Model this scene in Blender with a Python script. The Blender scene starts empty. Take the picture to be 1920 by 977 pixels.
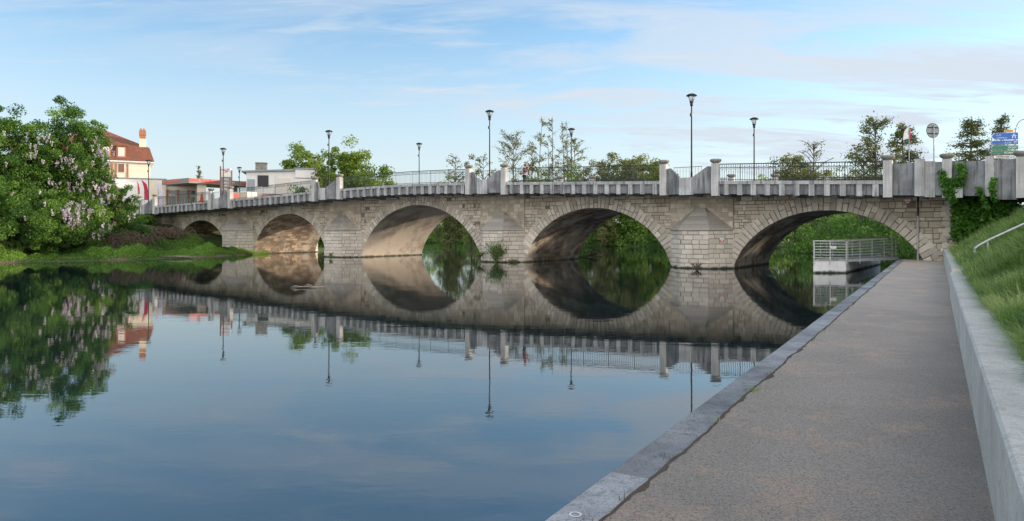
import bpy, math, random
import numpy as np
from mathutils import Vector, Matrix

# ---------------------------------------------------------------- camera, sky, sun, exposure
SC = bpy.context.scene
F = 1316.0            # focal length in pixels of the 1920 wide picture
CAM_H = 2.35
cam = bpy.data.cameras.new('camera'); camo = bpy.data.objects.new('camera', cam)
SC.collection.objects.link(camo); SC.camera = camo
cam.sensor_fit = 'HORIZONTAL'; cam.sensor_width = 36.0; cam.lens = 36.0*F/1920
cam.shift_y = -(488.5-434.0)/1920.0
cam.clip_start = 0.05; cam.clip_end = 4000
camo.location = (0, 0, CAM_H); camo.rotation_euler = (math.radians(90), 0, 0)

SUN_AZ = math.radians(76); SUN_EL = math.radians(13)
SKY_STRENGTH = 0.115
world = bpy.data.worlds.new("World"); SC.world = world; world.use_nodes = True
def build_world():
    nt = world.node_tree; N = nt.nodes; L = nt.links; N.clear()
    out = N.new('ShaderNodeOutputWorld'); bg = N.new('ShaderNodeBackground'); bg.inputs[1].default_value = SKY_STRENGTH
    sky = N.new('ShaderNodeTexSky'); sky.sky_type = 'NISHITA'; sky.sun_disc = False
    sky.sun_elevation = SUN_EL; sky.sun_rotation = SUN_AZ
    sky.altitude = 100; sky.air_density = 1.0; sky.dust_density = 0.3; sky.ozone_density = 1.6
    tc = N.new('ShaderNodeTexCoord'); sep = N.new('ShaderNodeSeparateXYZ'); L.new(tc.outputs['Generated'], sep.inputs[0])
    def math_(op, a, b=None, clamp=False):
        n = N.new('ShaderNodeMath'); n.operation = op; n.use_clamp = clamp
        for i, v in enumerate((a, b)):
            if v is None: continue
            if isinstance(v, (int, float)): n.inputs[i].default_value = v
            else: L.new(v, n.inputs[i])
        return n.outputs[0]
    zz = math_('ADD', math_('ABSOLUTE', sep.outputs[2]), 0.16)
    px = math_('DIVIDE', sep.outputs[0], zz); py = math_('DIVIDE', sep.outputs[1], zz)
    def cloud(sx, sy, rot, scale, detail, rough, dist, lo, hi, seed):
        cb = N.new('ShaderNodeCombineXYZ'); L.new(px, cb.inputs[0]); L.new(py, cb.inputs[1]); cb.inputs[2].default_value = seed
        mp = N.new('ShaderNodeMapping'); mp.inputs['Rotation'].default_value = (0, 0, rot); mp.inputs['Scale'].default_value = (sx, sy, 1)
        L.new(cb.outputs[0], mp.inputs[0])
        no = N.new('ShaderNodeTexNoise'); no.inputs['Scale'].default_value = scale; no.inputs['Detail'].default_value = detail
        no.inputs['Roughness'].default_value = rough; no.inputs['Distortion'].default_value = dist
        L.new(mp.outputs[0], no.inputs['Vector'])
        mr = N.new('ShaderNodeMapRange'); mr.interpolation_type = 'SMOOTHSTEP'
        mr.inputs[1].default_value = lo; mr.inputs[2].default_value = hi; L.new(no.outputs[0], mr.inputs[0])
        return mr.outputs[0]
    c1 = cloud(0.45, 1.3, 0.15, 1.5, 8, 0.62, 0.5, 0.42, 0.62, 3.1)      # thin cirrus streaks
    c2 = cloud(0.5, 1.0, -0.1, 0.6, 6, 0.55, 0.2, 0.36, 0.62, 9.7)       # broad veil
    c3 = cloud(0.7, 2.4, 0.05, 2.6, 6, 0.6, 0.8, 0.50, 0.68, 5.3)        # small wisps
    # more veil to the right, where the sun is
    right = N.new('ShaderNodeMapRange'); right.inputs[1].default_value = -0.5; right.inputs[2].default_value = 0.75
    right.inputs[3].default_value = 0.36; right.inputs[4].default_value = 1.25; L.new(sep.outputs[0], right.inputs[0])
    m = math_('ADD', math_('MULTIPLY', c1, 0.85), math_('MULTIPLY', c2, 0.34))
    m = math_('MULTIPLY', m, right.outputs[0])
    m = math_('ADD', m, math_('MULTIPLY', c3, 0.38), clamp=True)
    hi_ = N.new('ShaderNodeMapRange'); hi_.interpolation_type = 'SMOOTHSTEP'; hi_.inputs[1].default_value = 0.22; hi_.inputs[2].default_value = 0.38; hi_.inputs[3].default_value = 1.0; hi_.inputs[4].default_value = 0.38
    L.new(math_('ABSOLUTE', sep.outputs[2]), hi_.inputs[0]); m = math_('MULTIPLY', m, hi_.outputs[0])
    low = N.new('ShaderNodeMapRange'); low.interpolation_type = 'SMOOTHSTEP'       # distant cloud deck near the horizon
    low.inputs[1].default_value = 0.0; low.inputs[2].default_value = 0.36; low.inputs[3].default_value = 0.85; low.inputs[4].default_value = 0.0
    L.new(math_('ABSOLUTE', sep.outputs[2]), low.inputs[0])
    m = math_('MAXIMUM', m, low.outputs[0])
    mix = N.new('ShaderNodeMixRGB'); hs = N.new('ShaderNodeHueSaturation'); hs.inputs['Saturation'].default_value = 1.2; hs.inputs['Value'].default_value = 0.88; L.new(sky.outputs[0], hs.inputs['Color'])
    L.new(m, mix.inputs[0]); L.new(hs.outputs[0], mix.inputs[1])
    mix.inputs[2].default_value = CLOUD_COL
    # bright cloud added behind the viewer, unseen fill light for the bridge front
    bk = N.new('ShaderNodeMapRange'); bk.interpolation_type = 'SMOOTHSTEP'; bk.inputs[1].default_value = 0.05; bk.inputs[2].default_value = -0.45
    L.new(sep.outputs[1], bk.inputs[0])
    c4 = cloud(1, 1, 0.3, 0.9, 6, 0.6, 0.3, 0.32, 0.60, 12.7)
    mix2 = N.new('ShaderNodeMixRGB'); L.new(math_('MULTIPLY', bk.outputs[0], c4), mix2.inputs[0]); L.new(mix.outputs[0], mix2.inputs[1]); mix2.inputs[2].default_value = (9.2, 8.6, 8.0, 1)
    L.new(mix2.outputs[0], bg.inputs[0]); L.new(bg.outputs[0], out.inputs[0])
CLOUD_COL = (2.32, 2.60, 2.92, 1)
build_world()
sun = bpy.data.lights.new('sun', 'SUN'); suno = bpy.data.objects.new('sun', sun); SC.collection.objects.link(suno)
sun.energy = 2.6; sun.angle = math.radians(0.6); sun.color = (1.0, 0.80, 0.60)
sd = Vector((math.sin(SUN_AZ)*math.cos(SUN_EL), math.cos(SUN_AZ)*math.cos(SUN_EL), math.sin(SUN_EL)))
suno.rotation_euler = sd.to_track_quat('Z', 'Y').to_euler()
vs = SC.view_settings; vs.view_transform = 'Standard'; vs.look = 'None'; vs.gamma = 1; vs.use_curve_mapping = False
vs.exposure = 1.4

# ---------------------------------------------------------------- helpers
RNG = np.random.default_rng(7); random.seed(7)
def link(o): SC.collection.objects.link(o); return o
def tag(o, label=None, cat=None, group=None, kind=None):
    if label: o['label'] = label
    if cat: o['category'] = cat
    if group: o['group'] = group
    if kind: o['kind'] = kind
    return o
def empty(name, loc=(0, 0, 0), rz=0, label=None, cat=None, group=None):
    o = link(bpy.data.objects.new(name, None)); o.location = loc; o.rotation_euler = (0, 0, rz)
    o.empty_display_size = 0.1
    return tag(o, label, cat, group)
def copy_tree(o, parent=None):
    c = o.copy(); link(c)
    if parent is not None: c.parent = parent
    for ch in list(o.children): copy_tree(ch, c)
    return c

class G:
    """collects faces of one mesh"""
    def __init__(self): self.v = []; self.f = []; self.r = []; self.uv = []; self.has_uv = False
    def add(self, pts, faces, r=None, uv=None):
        b = len(self.v); self.v.extend([tuple(p) for p in pts])
        for i, fc in enumerate(faces):
            self.f.append(tuple(b+k for k in fc)); self.r.append(random.random() if r is None else r)
            if uv is not None: self.uv.append([uv[k] for k in fc]); self.has_uv = True
            else: self.uv.append([(0, 0)]*len(fc))
    def hexa(self, p, r=None):      # 0-3 bottom ring, 4-7 top ring (ccw from above)
        if r is None: r = random.random()
        self.add(p, [(3, 2, 1, 0), (4, 5, 6, 7), (0, 1, 5, 4), (1, 2, 6, 5), (2, 3, 7, 6), (3, 0, 4, 7)], r)
    def box(self, x0, x1, y0, y1, z0, z1, r=None):
        self.hexa([(x0, y0, z0), (x1, y0, z0), (x1, y1, z0), (x0, y1, z0), (x0, y0, z1), (x1, y0, z1), (x1, y1, z1), (x0, y1, z1)], r)
    def prism(self, poly, z0, z1, r=None):
        n = len(poly); pts = [(x, y, z0) for x, y in poly]+[(x, y, z1) for x, y in poly]
        fs = [tuple(range(n-1, -1, -1)), tuple(range(n, 2*n))]+[(i, (i+1) % n, n+(i+1) % n, n+i) for i in range(n)]
        self.add(pts, fs, r)
    def tube(self, pts, rad, sides=6, r=None, cap=True):
        pts = [Vector(p) for p in pts]; n = len(pts)
        if isinstance(rad, (int, float)): rad = [rad]*n
        if r is None: r = random.random()
        V = []
        ref = Vector((0, 0, 1))
        for i, p in enumerate(pts):
            t = (pts[min(i+1, n-1)]-pts[max(i-1, 0)])
            if t.length < 1e-9: t = Vector((0, 0, 1))
            t.normalize()
            a = ref if abs(t.dot(ref)) < 0.95 else Vector((1, 0, 0))
            x = t.cross(a).normalized(); y = t.cross(x)
            for k in range(sides):
                an = 2*math.pi*k/sides
                V.append(p+(x*math.cos(an)+y*math.sin(an))*rad[i])
        Fs = []
        for i in range(n-1):
            for k in range(sides):
                k2 = (k+1) % sides
                Fs.append((i*sides+k, (i+1)*sides+k, (i+1)*sides+k2, i*sides+k2))
        if cap: Fs.append(tuple(range(sides))); Fs.append(tuple(range(n*sides-1, (n-1)*sides-1, -1)))
        self.add(V, Fs, r)
    def lathe(self, prof, c=(0, 0, 0), sides=16, r=None):
        V = []; n = len(prof)
        for rr, z in prof:
            for k in range(sides):
                an = 2*math.pi*k/sides; V.append((c[0]+rr*math.cos(an), c[1]+rr*math.sin(an), c[2]+z))
        Fs = []
        for i in range(n-1):
            for k in range(sides):
                k2 = (k+1) % sides; Fs.append((i*sides+k, i*sides+k2, (i+1)*sides+k2, (i+1)*sides+k))
        Fs.append(tuple(range(sides-1, -1, -1))); Fs.append(tuple(range((n-1)*sides, n*sides)))
        self.add(V, Fs, r)
    def build(self, name, mat, parent=None, smooth=False, **kw):
        me = bpy.data.meshes.new(name); me.from_pydata(self.v, [], self.f); me.update()
        at = me.attributes.new('rnd', 'FLOAT', 'FACE'); at.data.foreach_set('value', self.r)
        if self.has_uv:
            uvl = me.uv_layers.new(name='UVMap'); flat = []
            for u in self.uv:
                for a in u: flat.extend(a)
            uvl.data.foreach_set('uv', flat)
        me.materials.append(mat)
        if smooth: me.polygons.foreach_set('use_smooth', [True]*len(me.polygons))
        o = link(bpy.data.objects.new(name, me))
        if parent is not None: o.parent = parent
        if kw: tag(o, **kw)
        return o

def np_mesh(name, V, nper, mat, parent=None, rnd=None):
    """V: (N*nper,3) vertices, every nper of them one face"""
    n = len(V)//nper
    me = bpy.data.meshes.new(name)
    me.vertices.add(len(V)); me.vertices.foreach_set('co', np.asarray(V, dtype=np.float32).ravel())
    me.loops.add(len(V)); me.loops.foreach_set('vertex_index', np.arange(len(V), dtype=np.int32))
    me.polygons.add(n); me.polygons.foreach_set('loop_start', np.arange(0, len(V), nper, dtype=np.int32))
    me.polygons.foreach_set('loop_total', np.full(n, nper, dtype=np.int32))
    me.update(calc_edges=True)
    if rnd is not None:
        at = me.attributes.new('rnd', 'FLOAT', 'FACE'); at.data.foreach_set('value', np.asarray(rnd, dtype=np.float32))
    me.materials.append(mat)
    o = link(bpy.data.objects.new(name, me))
    if parent is not None: o.parent = parent
    return o

def leaves(P, size, rng, aspect=0.6, up=0.0, droop=0.0):
    """one rhombic leaf per point of P"""
    n = len(P)
    nn = rng.normal(size=(n, 3)); nn[:, 2] = nn[:, 2]*(1-up)+up*1.5; nn /= np.linalg.norm(nn, axis=1)[:, None]
    t = rng.normal(size=(n, 3)); t[:, 2] -= droop
    x = t-(t*nn).sum(1)[:, None]*nn; x /= np.linalg.norm(x, axis=1)[:, None]+1e-9
    y = np.cross(nn, x)
    s = (np.asarray(size)*(0.35+1.15*rng.random(n)**1.3))[:, None]
    V = np.empty((n, 4, 3))
    V[:, 0] = P-x*s*0.5; V[:, 1] = P+y*s*aspect*0.5-x*s*0.05; V[:, 2] = P+x*s*0.5; V[:, 3] = P-y*s*aspect*0.5-x*s*0.05
    return V.reshape(-1, 3)

# ---------------------------------------------------------------- materials
def new_mat(name):
    m = bpy.data.materials.new(name); m.use_nodes = True
    nt = m.node_tree; bs = nt.nodes['Principled BSDF']; return m, nt.nodes, nt.links, bs
def ramp(N, L, src, stops):
    r = N.new('ShaderNodeValToRGB'); e = r.color_ramp.elements
    while len(e) < len(stops): e.new(0.5)
    for i, (p, c) in enumerate(stops): e[i].position = p; e[i].color = (*c, 1) if len(c) == 3 else c
    L.new(src, r.inputs[0]); return r.outputs[0]
def noise(N, L, scale, detail=4, rough=0.55, mscale=(1, 1, 1), coord='Object', dist=0.0, loc=(0, 0, 0)):
    tc = N.new('ShaderNodeTexCoord'); mp = N.new('ShaderNodeMapping'); mp.inputs['Scale'].default_value = mscale
    mp.inputs['Location'].default_value = loc
    L.new(tc.outputs[coord], mp.inputs[0]); n = N.new('ShaderNodeTexNoise'); n.inputs['Scale'].default_value = scale
    n.inputs['Detail'].default_value = detail; n.inputs['Roughness'].default_value = rough; n.inputs['Distortion'].default_value = dist
    L.new(mp.outputs[0], n.inputs['Vector']); return n.outputs[0]
def mixc(N, L, fac, a, b, mode='MIX'):
    n = N.new('ShaderNodeMixRGB'); n.blend_type = mode
    for i, v in enumerate((fac, a, b)):
        if isinstance(v, (int, float)): n.inputs[i].default_value = v
        elif isinstance(v, tuple): n.inputs[i].default_value = (*v, 1) if len(v) == 3 else v
        else: L.new(v, n.inputs[i])
    return n.outputs[0]
def maprange(N, L, src, a, b, c=0.0, d=1.0):
    n = N.new('ShaderNodeMapRange'); n.interpolation_type = 'SMOOTHSTEP'
    for i, v in enumerate((a, b, c, d)): n.inputs[i+1].default_value = v
    L.new(src, n.inputs[0]); return n.outputs[0]
def bump(N, L, bs, src, strength=0.3, dist=0.02, nrm=None):
    b = N.new('ShaderNodeBump'); b.inputs['Strength'].default_value = strength; b.inputs['Distance'].default_value = dist
    L.new(src, b.inputs['Height'])
    if nrm is not None: L.new(nrm, b.inputs['Normal'])
    L.new(b.outputs[0], bs.inputs['Normal']); return b.outputs[0]
def attr(N, name='rnd'):
    a = N.new('ShaderNodeAttribute'); a.attribute_name = name; return a.outputs['Fac']

def waterline(N, L, col, z0=0.02, z1=0.22):
    g = N.new('ShaderNodeNewGeometry'); sp = N.new('ShaderNodeSeparateXYZ'); L.new(g.outputs['Position'], sp.inputs[0])
    nn = noise(N, L, 3.0, 3); ad = N.new('ShaderNodeMath'); ad.operation = 'MULTIPLY_ADD'
    L.new(nn, ad.inputs[0]); ad.inputs[1].default_value = -0.25; L.new(sp.outputs[2], ad.inputs[2])
    k = maprange(N, L, ad.outputs[0], z0-0.12, z1-0.16, 0.0, 1.0)
    return mixc(N, L, k, (0.035, 0.04, 0.025), col)

def stone_mat(name, lo, hi, stain=0.5, blotch=(0.12, 0.105, 0.085), top_stain=False, pink=0.0):
    m, N, L, bs = new_mat(name)
    c = ramp(N, L, attr(N), [(0.0, lo), (0.55, tuple((a+b)/2 for a, b in zip(lo, hi))), (1.0, hi)])
    n1 = noise(N, L, 0.55, 6, 0.65); n2 = noise(N, L, 5.0, 6, 0.7); n3 = noise(N, L, 28.0, 4, 0.7)
    c = mixc(N, L, maprange(N, L, n1, 0.45, 0.75, 0, stain), c, blotch)
    c = mixc(N, L, maprange(N, L, n2, 0.50, 0.80, 0, 0.55), c, tuple(x*1.4 for x in blotch))
    c = mixc(N, L, maprange(N, L, n3, 0.3, 0.7, 0.0, 0.30), c, tuple(x*0.55 for x in lo))
    if pink > 0:
        n4 = noise(N, L, 0.8, 3, 0.5, loc=(7, 3, 1)); c = mixc(N, L, maprange(N, L, n4, 0.5, 0.72, 0, pink), c, (0.36, 0.22, 0.15))
    c = waterline(N, L, c)
    L.new(c, bs.inputs['Base Color']); bs.inputs['Roughness'].default_value = 0.9
    b1 = bump(N, L, bs, n2, 0.45, 0.02); bump(N, L, bs, n3, 0.35, 0.01, b1)
    return m
M = {}
M['stone'] = stone_mat('weathered_limestone', (0.44, 0.385, 0.305), (0.76, 0.68, 0.56), 0.60, (0.15, 0.13, 0.10), pink=0.25)
M['ringstone'] = stone_mat('arch_limestone', (0.46, 0.415, 0.35), (0.78, 0.715, 0.61), 0.6, (0.20, 0.175, 0.14))
M['pierstone'] = stone_mat('pale_pier_limestone', (0.54, 0.495, 0.43), (0.76, 0.70, 0.61), 0.40, (0.30, 0.26, 0.21))
M['capstone'] = stone_mat('grey_pier_cap_stone', (0.38, 0.355, 0.315), (0.56, 0.525, 0.47), 0.6, (0.17, 0.155, 0.13))
M['mortar'] = stone_mat('dark_mortar', (0.17, 0.15, 0.12), (0.24, 0.21, 0.17), 0.5, (0.06, 0.055, 0.045))
M['pale_mortar'] = stone_mat('pale_mortar', (0.21, 0.19, 0.16), (0.28, 0.25, 0.21), 0.4, (0.14, 0.12, 0.10))

def barrel_mat(name, plaster, bright=1.0):
    m, N, L, bs = new_mat(name)
    uv = N.new('ShaderNodeUVMap'); br = N.new('ShaderNodeTexBrick')
    nz = noise(N, L, 1.7, 2, coord='UV'); off = N.new('ShaderNodeVectorMath'); off.operation = 'MULTIPLY_ADD'
    L.new(nz, off.inputs[0]); off.inputs[1].default_value = (0.12, 0.12, 0); L.new(uv.outputs[0], off.inputs[2])
    L.new(off.outputs[0], br.inputs['Vector'])
    br.inputs['Scale'].default_value = 1.0; br.inputs['Brick Width'].default_value = 0.75; br.inputs['Row Height'].default_value = 0.30
    br.inputs['Mortar Size'].default_value = 0.014; br.inputs['Mortar Smooth'].default_value = 0.3; br.inputs['Bias'].default_value = -0.25
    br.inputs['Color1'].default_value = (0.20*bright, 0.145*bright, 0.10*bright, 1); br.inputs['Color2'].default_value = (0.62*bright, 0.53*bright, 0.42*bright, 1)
    br.inputs['Mortar'].default_value = (0.13, 0.10, 0.075, 1)
    n1 = noise(N, L, 0.5, 5, 0.6, coord='UV'); n2 = noise(N, L, 6, 6, 0.7, coord='UV')
    pl = mixc(N, L, maprange(N, L, n2, 0.35, 0.7), (0.34, 0.31, 0.275), (0.46, 0.43, 0.385))
    rust = noise(N, L, 0.9, 5, 0.7, coord='UV', loc=(4, 2, 0)); pl = mixc(N, L, maprange(N, L, rust, 0.54, 0.72, 0, 0.5), pl, (0.36, 0.22, 0.13))
    c = mixc(N, L, maprange(N, L, n1, plaster-0.06, plaster+0.05), pl, br.outputs[0])
    c = mixc(N, L, maprange(N, L, n2, 0.45, 0.8, 0, 0.5), c, (0.12, 0.09, 0.065))
    soot = noise(N, L, 0.35, 4, 0.6, coord='UV', loc=(1, 8, 0)); c = mixc(N, L, maprange(N, L, soot, 0.45, 0.62, 0, 0.6), c, (0.09, 0.078, 0.066))
    c = waterline(N, L, c)
    L.new(c, bs.inputs['Base Color']); bs.inputs['Roughness'].default_value = 0.92
    b1 = bump(N, L, bs, br.outputs['Fac'], -0.5, 0.03); bump(N, L, bs, n2, 0.5, 0.03, b1)
    return m
M['barrel_brick'] = barrel_mat('arch_underside_masonry', 0.42, 1.0)
M['barrel_plaster'] = barrel_mat('arch_underside_render', 0.66, 1.0)
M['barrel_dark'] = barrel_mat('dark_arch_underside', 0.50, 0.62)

def concrete_mat(name, lo, hi, streak=0.6, dark=(0.10, 0.10, 0.10), scale=1.0, fine=0.25, wl=False):
    m, N, L, bs = new_mat(name)
    n1 = noise(N, L, 5.0*scale, 5, 0.65, (1, 1, 0.06)); n2 = noise(N, L, 1.1*scale, 5, 0.6); n3 = noise(N, L, 22.0, 5, 0.7)
    c = mixc(N, L, maprange(N, L, n2, 0.35, 0.68), lo, hi)
    c = mixc(N, L, maprange(N, L, n1, 0.48, 0.66, 0, streak), c, dark)
    n5 = noise(N, L, 14.0*scale, 4, 0.6, (1, 1, 0.03)); c = mixc(N, L, maprange(N, L, n5, 0.5, 0.75, 0, streak*0.7), c, tuple(x*1.3 for x in dark))
    c = mixc(N, L, maprange(N, L, n3, 0.45, 0.75, 0, fine), c, tuple(x*1.1 for x in dark))
    v = N.new('ShaderNodeHueSaturation'); L.new(c, v.inputs['Color']); L.new(maprange(N, L, attr(N), 0, 1, 0.82, 1.15), v.inputs['Value'])
    c = v.outputs[0]
    if wl: c = waterline(N, L, c)
    L.new(c, bs.inputs['Base Color']); bs.inputs['Roughness'].default_value = 0.88
    b1 = bump(N, L, bs, n3, 0.25, 0.01); bump(N, L, bs, n1, 0.1, 0.01, b1)
    return m
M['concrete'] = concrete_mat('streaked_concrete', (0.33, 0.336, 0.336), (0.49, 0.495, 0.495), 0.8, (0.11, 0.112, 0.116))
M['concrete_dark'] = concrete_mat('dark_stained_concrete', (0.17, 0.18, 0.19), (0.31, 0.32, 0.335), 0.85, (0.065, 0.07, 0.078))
M['concrete_light'] = concrete_mat('pale_concrete', (0.44, 0.44, 0.43), (0.58, 0.575, 0.56), 0.45, (0.22, 0.22, 0.215))
M['bowl'] = concrete_mat('pebbled_concrete', (0.20, 0.19, 0.165), (0.33, 0.315, 0.28), 0.3, (0.10, 0.10, 0.08), 3, 0.5)
M['pontoon'] = concrete_mat('pontoon_concrete', (0.66, 0.67, 0.67), (0.76, 0.77, 0.77), 0.12, (0.3, 0.3, 0.28), wl=True)

def plain(name, col, rough=0.6, metal=0.0, var=0.12, scale=6.0, bmp=0.0):
    m, N, L, bs = new_mat(name); n = noise(N, L, scale, 5, 0.6)
    c = mixc(N, L, maprange(N, L, n, 0.3, 0.7), tuple(x*(1-var) for x in col), tuple(min(1, x*(1+var)) for x in col))
    L.new(c, bs.inputs['Base Color']); bs.inputs['Roughness'].default_value = rough; bs.inputs['Metallic'].default_value = metal
    if bmp: bump(N, L, bs, n, bmp, 0.01)
    return m
M['lamp_metal'] = plain('dark_bronze_paint', (0.014, 0.012, 0.012), 0.6, 0.0)
M['rail_green'] = plain('green_grey_iron', (0.03, 0.05, 0.043), 0.5, 0.2, 0.3, 20)
M['galv'] = plain('galvanised_steel', (0.58, 0.60, 0.60), 0.45, 0.25, 0.12, 12)
M['white'] = plain('white_paint', (0.76, 0.76, 0.74), 0.5)
M['cream'] = plain('cream_render', (0.80, 0.70, 0.56), 0.85, 0, 0.05, 1.2, 0.1)
M['white_wall'] = plain('white_render', (0.80, 0.79, 0.76), 0.85, 0, 0.05, 0.8, 0.1)
M['grey_wall'] = plain('grey_facade', (0.34, 0.37, 0.40), 0.8, 0, 0.1, 1.0)
M['shutter'] = plain('brown_shutter', (0.22, 0.10, 0.075), 0.7)
M['brick_trim'] = plain('orange_brick', (0.40, 0.165, 0.10), 0.8, 0, 0.2, 8)
M['fascia'] = plain('taupe_fascia', (0.22, 0.19, 0.175), 0.5)
M['red'] = plain('red_paint', (0.72, 0.055, 0.04), 0.45, 0, 0.05)
M['crimson'] = plain('crimson_cloth', (0.50, 0.02, 0.07), 0.8)
M['lilac'] = plain('pale_lilac_cloth', (0.62, 0.60, 0.72), 0.8)
M['orange'] = plain('orange_sign', (0.80, 0.38, 0.03), 0.5)
M['blue'] = plain('blue_sign', (0.015, 0.13, 0.50), 0.35, 0, 0.04)
M['green'] = plain('green_sign', (0.01, 0.20, 0.12), 0.35, 0, 0.04)
M['dark'] = plain('dark_opening', (0.03, 0.03, 0.032), 0.6)
M['black'] = plain('black_paint', (0.012, 0.012, 0.014), 0.5)
M['sign_back'] = plain('weathered_aluminium', (0.30, 0.33, 0.34), 0.5, 0.4)
M['metal_roof'] = plain('slate_grey_roof', (0.28, 0.30, 0.32), 0.6)
M['bark'] = plain('bark', (0.105, 0.085, 0.065), 0.9, 0, 0.35, 9, 0.5)
M['twig'] = plain('dry_twig', (0.12, 0.085, 0.06), 0.9, 0, 0.5, 3)
M['driftwood'] = plain('bleached_driftwood', (0.42, 0.37, 0.31), 0.85, 0, 0.3, 9, 0.4)
M['dryw'] = plain('weathered_branch', (0.27, 0.235, 0.20), 0.85, 0, 0.3, 9, 0.4)
M['wetwood'] = plain('wet_driftwood', (0.10, 0.08, 0.06), 0.6, 0, 0.3, 9, 0.4)
M['skin'] = plain('skin', (0.55, 0.33, 0.25), 0.55, 0, 0.04)
M['jacket'] = plain('faded_red_jacket', (0.42, 0.13, 0.15), 0.85, 0, 0.12)
M['trousers'] = plain('dark_trousers', (0.018, 0.02, 0.028), 0.9)
M['hair'] = plain('brown_hair', (0.13, 0.07, 0.05), 0.7)
def glass_mat():
    m, N, L, bs = new_mat('frosted_glass')
    bs.inputs['Base Color'].default_value = (0.75, 0.78, 0.80, 1); bs.inputs['Roughness'].default_value = 0.15
    bs.inputs['Transmission Weight'].default_value = 0.75; bs.inputs['IOR'].default_value = 1.2; return m
M['glass'] = glass_mat()
def pane_mat():
    m, N, L, bs = new_mat('window_glass'); bs.inputs['Base Color'].default_value = (0.10, 0.12, 0.14, 1)
    bs.inputs['Roughness'].default_value = 0.08; bs.inputs['Specular IOR Level'].default_value = 0.8; return m
M['pane'] = pane_mat()
M['blind'] = plain('white_blind', (0.72, 0.66, 0.60), 0.6, 0, 0.05)

def tile_mat():
    m, N, L, bs = new_mat('clay_roof_tiles')
    tc = N.new('ShaderNodeTexCoord'); br = N.new('ShaderNodeTexBrick'); mp = N.new('ShaderNodeMapping'); mp.inputs['Rotation'].default_value = (math.radians(90), 0, 0)
    L.new(tc.outputs['Object'], mp.inputs[0]); L.new(mp.outputs[0], br.inputs['Vector'])
    br.inputs['Scale'].default_value = 1; br.inputs['Brick Width'].default_value = 0.22; br.inputs['Row Height'].default_value = 0.16
    br.inputs['Mortar Size'].default_value = 0.012; br.inputs['Color1'].default_value = (0.30, 0.105, 0.06, 1); br.inputs['Color2'].default_value = (0.20, 0.075, 0.05, 1)
    br.inputs['Mortar'].default_value = (0.08, 0.035, 0.03, 1)
    n = noise(N, L, 0.8, 6, 0.7); c = mixc(N, L, maprange(N, L, n, 0.42, 0.72, 0, 0.7), br.outputs[0], (0.13, 0.075, 0.05))
    L.new(c, bs.inputs['Base Color']); bs.inputs['Roughness'].default_value = 0.85; bump(N, L, bs, br.outputs['Fac'], -0.4, 0.03); return m
M['tiles'] = tile_mat()

def leaf_mat(name, dark, mid, light, trans=0.35, rough=0.55):
    m, N, L, bs = new_mat(name)
    c = ramp(N, L, attr(N), [(0.0, dark), (0.5, mid), (1.0, light)])
    L.new(c, bs.inputs['Base Color']); bs.inputs['Roughness'].default_value = rough; bs.inputs['Specular IOR Level'].default_value = 0.3
    tr = N.new('ShaderNodeBsdfTranslucent'); hs = N.new('ShaderNodeHueSaturation'); hs.inputs['Value'].default_value = 1.5; hs.inputs['Saturation'].default_value = 1.1
    L.new(c, hs.inputs['Color']); L.new(hs.outputs[0], tr.inputs[0])
    mx = N.new('ShaderNodeMixShader'); mx.inputs[0].default_value = trans
    L.new(bs.outputs[0], mx.inputs[1]); L.new(tr.outputs[0], mx.inputs[2])
    L.new(mx.outputs[0], N['Material Output'].inputs['Surface']); return m
M['leaf_rich'] = leaf_mat('rich_green_leaf', (0.03, 0.08, 0.016), (0.08, 0.17, 0.03), (0.20, 0.33, 0.065))
M['leaf_dark'] = leaf_mat('deep_green_leaf', (0.06, 0.13, 0.026), (0.13, 0.24, 0.045), (0.24, 0.37, 0.08))
M['leaf_fresh'] = leaf_mat('fresh_spring_leaf', (0.09, 0.15, 0.025), (0.16, 0.24, 0.04), (0.26, 0.34, 0.07))
M['leaf_olive'] = leaf_mat('olive_leaf', (0.09, 0.105, 0.04), (0.17, 0.19, 0.07), (0.26, 0.27, 0.11))
M['leaf_conifer'] = leaf_mat('conifer_needles', (0.06, 0.085, 0.03), (0.12, 0.145, 0.05), (0.20, 0.22, 0.08), 0.35)
M['leaf_ivy'] = leaf_mat('ivy_leaf', (0.02, 0.08, 0.015), (0.06, 0.18, 0.025), (0.15, 0.33, 0.05), 0.3, 0.4)
M['groundcover'] = leaf_mat('ground_cover_leaf', (0.08, 0.17, 0.028), (0.155, 0.29, 0.045), (0.29, 0.44, 0.10))
M['grass'] = leaf_mat('grass_blade', (0.10, 0.18, 0.04), (0.24, 0.35, 0.09), (0.52, 0.56, 0.26), 0.4)
M['blossom'] = leaf_mat('wisteria_blossom', (0.27, 0.22, 0.30), (0.46, 0.40, 0.46), (0.72, 0.66, 0.66), 0.3)
M['dryleaf'] = leaf_mat('dry_bramble_leaf', (0.07, 0.05, 0.03), (0.13, 0.10, 0.05), (0.20, 0.16, 0.08), 0.2)

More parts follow.
